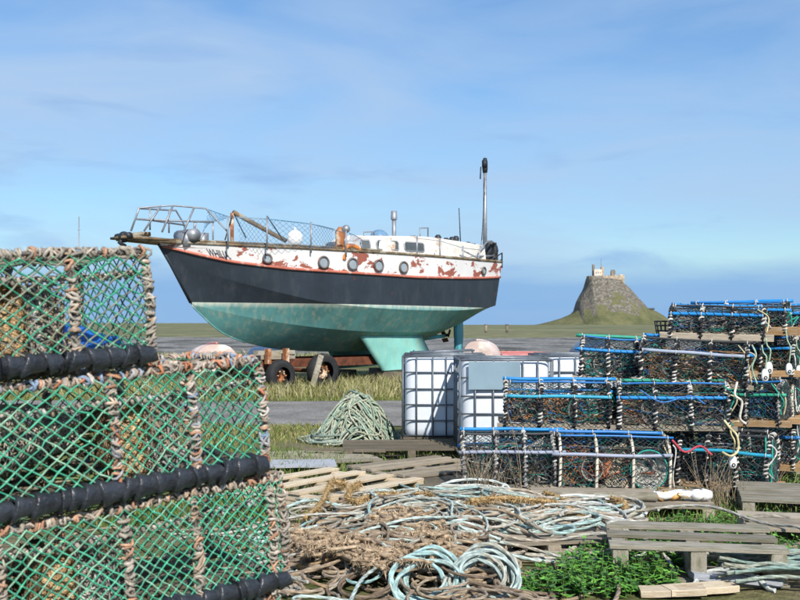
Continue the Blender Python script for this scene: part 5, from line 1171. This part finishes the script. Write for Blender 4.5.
rope_thing('mint_rope', [(378,535,7.0),(408,550,6.6),(430,572,6.2),(465,580,6.1),(495,572,6.2),(530,560,6.4)], .013, (.48,.55,.50), 'mint rope sagging through the tangle to the mint coil', 93, (.38,.3,.22))
rope_thing('pale_rope', [(560,548,6.5),(600,536,6.6),(640,537,6.5),(668,560,6.1),(672,578,5.9),(655,592,5.8),(625,582,5.9),(606,560,6.1)], .012, (.54,.53,.48), 'pale rope looping off the tangle over the nettles', 94, (.4,.33,.25))
rope_thing('mint_rope', [(598,540,6.6),(620,560,6.3),(645,580,6.0),(680,600,5.7)], .012, (.36,.50,.50), 'blue green rope slanting down across the pallet to the nettles', 95)
rope_thing('grey_rope', [(620,548,6.25),(660,551,6.2),(700,553,6.15),(745,556,6.1),(765,570,6.0),(770,590,5.8)], .012, (.40,.38,.33), 'grey rope laid along the front of the broad planked pallet', 96)
rope_thing('pale_rope', [(690,600,5.6),(697,580,5.7),(715,570,5.8),(745,572,5.75),(765,585,5.65),(775,600,5.6)], .013, (.52,.55,.52), 'pale rope arching over the grey white board', 97)
mb = MB(); rg = np.random.default_rng(77)
for k in range(17): y = 5.5+.03*k; x0 = 1.85+rg.normal(0,.03); P = spline([(x0,y,.10+.03*(k%3)),(x0+.25,y+.03,.12+.03*(k%2)),(x0+.55,y+.0,.11+.03*(k%3)),(x0+.85,y+.06,.10)], 40); strands(mb, P+rg.normal(0,.012,3), .0105, [(.24,.34,.30),(.32,.38,.32)], rg, (.30,.28,.21), 8)
tag(mb.build('rope_bundle', 'rope'), 'green rope bundle laid in parallel turns beside the pale board ends', 'rope')
coil('rope_coil', 795, 578, 6.0, .12, 4, .013, [(.50,.48,.40)], 'tan rope coil against the small pallet end', 12, (1,.6), .4)
rope_thing('grey_rope', [(745,520,7.0),(765,516,7.0),(785,518,7.0),(800,524,6.9),(815,530,6.9)], .016, (.30,.27,.22), 'old rope draped over the small pallet end', 98)

# heap of green rope by the tank: loops draped over a dome
rg = np.random.default_rng(3); mb = MB(); hc = at(355, 440, 12.9); n_ = 125
HH = .60; RR = .56
for k in range(n_):
    a0 = rg.uniform(0, 6.2832); da = rg.normal(math.pi, .9)*rg.choice([1,-1])*rg.uniform(.25, 1); a1 = a0+da; u = np.linspace(-1, 1, 30)
    top_ = rg.uniform(.62, 1.03); rr = RR*rg.uniform(.75, 1.2)
    ang = a0+(a1-a0)*(u*.5+.5)+.2*np.sin(u*3+rg.uniform(0,6)); rad = rr*np.abs(u)**rg.uniform(.55,1.2); off = rg.normal(0, .15, 2)
    x = rad*np.cos(ang)+off[0]*(1-np.abs(u)); y = rad*np.sin(ang)+off[1]*(1-np.abs(u)); q = np.clip(np.hypot(x-.06*(1-np.abs(u)), y)/RR*(1+.13*np.sin(2*np.arctan2(y, x)+1)+.08*np.sin(5*np.arctan2(y, x))), 0, 1.2)
    z = HH*top_*np.clip(1-q**1.9, 0, 1)+.035*np.sin(x*11+k)*np.clip(1-q, 0, 1)+.012+.02*np.abs(np.sin(u*9+k)); 
    c = np.array([(.30,.36,.26),(.37,.40,.30),(.22,.29,.22),(.41,.41,.31),(.15,.19,.14),(.26,.35,.29)][rg.integers(0,6)])
    mb.tube(np.stack([x,y,z],1), .0115, 6, c*rg.uniform(.75,1.15))
core = MB(); 
for k in range(30):     # loops lying round the foot
    t_ = np.linspace(0, rg.uniform(2.5,6), 30)+rg.uniform(0,6.28); r_ = rg.uniform(.35,.6); z = rg.uniform(.02,.22)*(1-((r_-.35)/.3)); c = np.array([(.25,.33,.28),(.38,.42,.34),(.20,.25,.2)][rg.integers(0,3)])
    mb.tube(np.stack([r_*np.cos(t_)+rg.normal(0,.03), r_*np.sin(t_)+rg.normal(0,.03), z+.02*np.sin(3*t_)+.01],1), .0115, 6, c)
o = mb.build('rope_heap', 'rope'); o.location = (hc.x, 12.9, 0); tag(o, 'domed heap of pale green rope loops beside the track', 'rope heap')
mb = MB(); ball(mb, (0,0,.02), .46, .85, 18, 10, (.05,.06,.045)); o2 = mb.build('shade_core', 'rope', o)  # dark ball inside the heap; its colour stands in for shade between loops
rope_thing('trailing_rope', [(318,433,13.1),(308,436,13.0),(298,438,12.9),(303,441,12.7)], .012, (.3,.33,.25), 'rope tail trailing on the grass from the green heap', 40)

# ------------------------------------------------------------------ weeds, twigs
def weeds(name, spots, label, cols, hr=(.08,.22), leaf=.03, seed=5):
    rg = np.random.default_rng(seed); mb = MB()
    for (x, y, rad, n) in spots:
        for _ in range(n):
            a = rg.uniform(0, 6.28); d = rad*math.sqrt(rg.uniform()); bx, by = x+d*math.cos(a), y+d*math.sin(a); h = rg.uniform(*hr)*(1-.4*d/rad); lean = rg.normal(0, .25, 2)
            tip = A3(bx+lean[0]*h, by+lean[1]*h, h+.0); mb.tube([A3(bx,by,0), (A3(bx,by,0)+tip)/2+A3(0,0,.01), tip], .002, 3, (.10,.16,.04), cap=False)
            for q in range(7):
                f_ = .3+.7*q/6; c = A3(bx,by,0)*(1-f_)+tip*f_; an = q*2.4+rg.uniform(-.4,.4); s_ = leaf*rg.uniform(.6,1.3)*(1.1-.4*f_); dr = A3(math.cos(an), math.sin(an), rg.uniform(-.3,.4)); sd = A3(-math.sin(an), math.cos(an), rg.uniform(-.2,.2))*s_*.42
                col = np.array(cols[rg.integers(0, len(cols))])*rg.uniform(.7,1.3); e = c+dr*s_*1.5
                mb.add([c, c+dr*s_*.5+sd, e, c+dr*s_*.5-sd, c+dr*s_*.6-A3(0,0,.15*s_)], [[0,4,1],[4,2,1],[0,3,4],[3,2,4]], col)
    return stuff(mb.build(name, 'leaf', None, False), label, 'weeds')
NET_ = [(.07,.20,.03), (.10,.27,.035), (.13,.32,.05), (.06,.15,.045)]
weeds('nettle_patch', [(1.12,5.75,.30,130),(.88,5.6,.20,60),(1.3,6.1,.3,110),(1.6,6.35,.3,110),(1.38,5.75,.2,60),(2.2,6.2,.25,70),(1.75,6.7,.25,60)], 'bright green nettles under the broad planked pallet', NET_, (.08,.20), .042)
weeds('bank_weeds', [(2.45,7.15,.3,90),(2.9,7.3,.25,70),(2.35,6.5,.3,90),(2.1,7.3,.25,60),(4.0,9.2,.4,130),(4.2,9.8,.4,150),(2.85,6.3,.3,70)], 'low green weeds between the pallets at the pile end', NET_, (.06,.2), .03, 6)
weeds('tall_bank_weeds', [(4.9,11.3,.8,200),(4.6,12.3,.8,180)], 'tall green weeds behind the end of the creel pile', NET_, (.3,.9), .06, 8)
def twigs(name, c, n, ln, label, seed, spread=.35):
    rg = np.random.default_rng(seed); mb = MB()
    for _ in range(n):
        b = np.array(c)+A3(rg.normal(0,.08), rg.normal(0,.05), 0); d = A3(rg.normal(0,spread), rg.normal(0,.2), 1.0); L = ln*rg.uniform(.4,1.1); P = [b, b+d*L*.5+rg.normal(0,.02,3), b+d*L+rg.normal(0,.05,3)]
        mb.tube(spline(P, 7), [.0035,.0032,.003,.0026,.0022,.0016,.001], 3, np.array([(.30,.23,.15),(.24,.18,.12),(.36,.29,.2)][rg.integers(0,3)]), cap=False)
    return tag(mb.build(name, 'rope'), label, 'dead plant')
twigs('dead_twigs', (.72, 8.52, .02), 80, .40, 'bundle of dead brown stalks against the bottom creel at the tank end', 4, .28)
twigs('dead_twigs', (2.55, 8.0, .02), 60, .42, 'dry grey stalks beside the bottom creel at the pile corner', 5, .3)
twigs('dead_twigs', (3.25, 8.9, .05), 70, .45, 'tangle of dry stalks before the second row of creels', 6, .5)
twigs('dead_stalk', (1.02, 8.5, .02), 3, .75, 'long single dead stems crossing the bottom creel at the tank end', 7, .9)
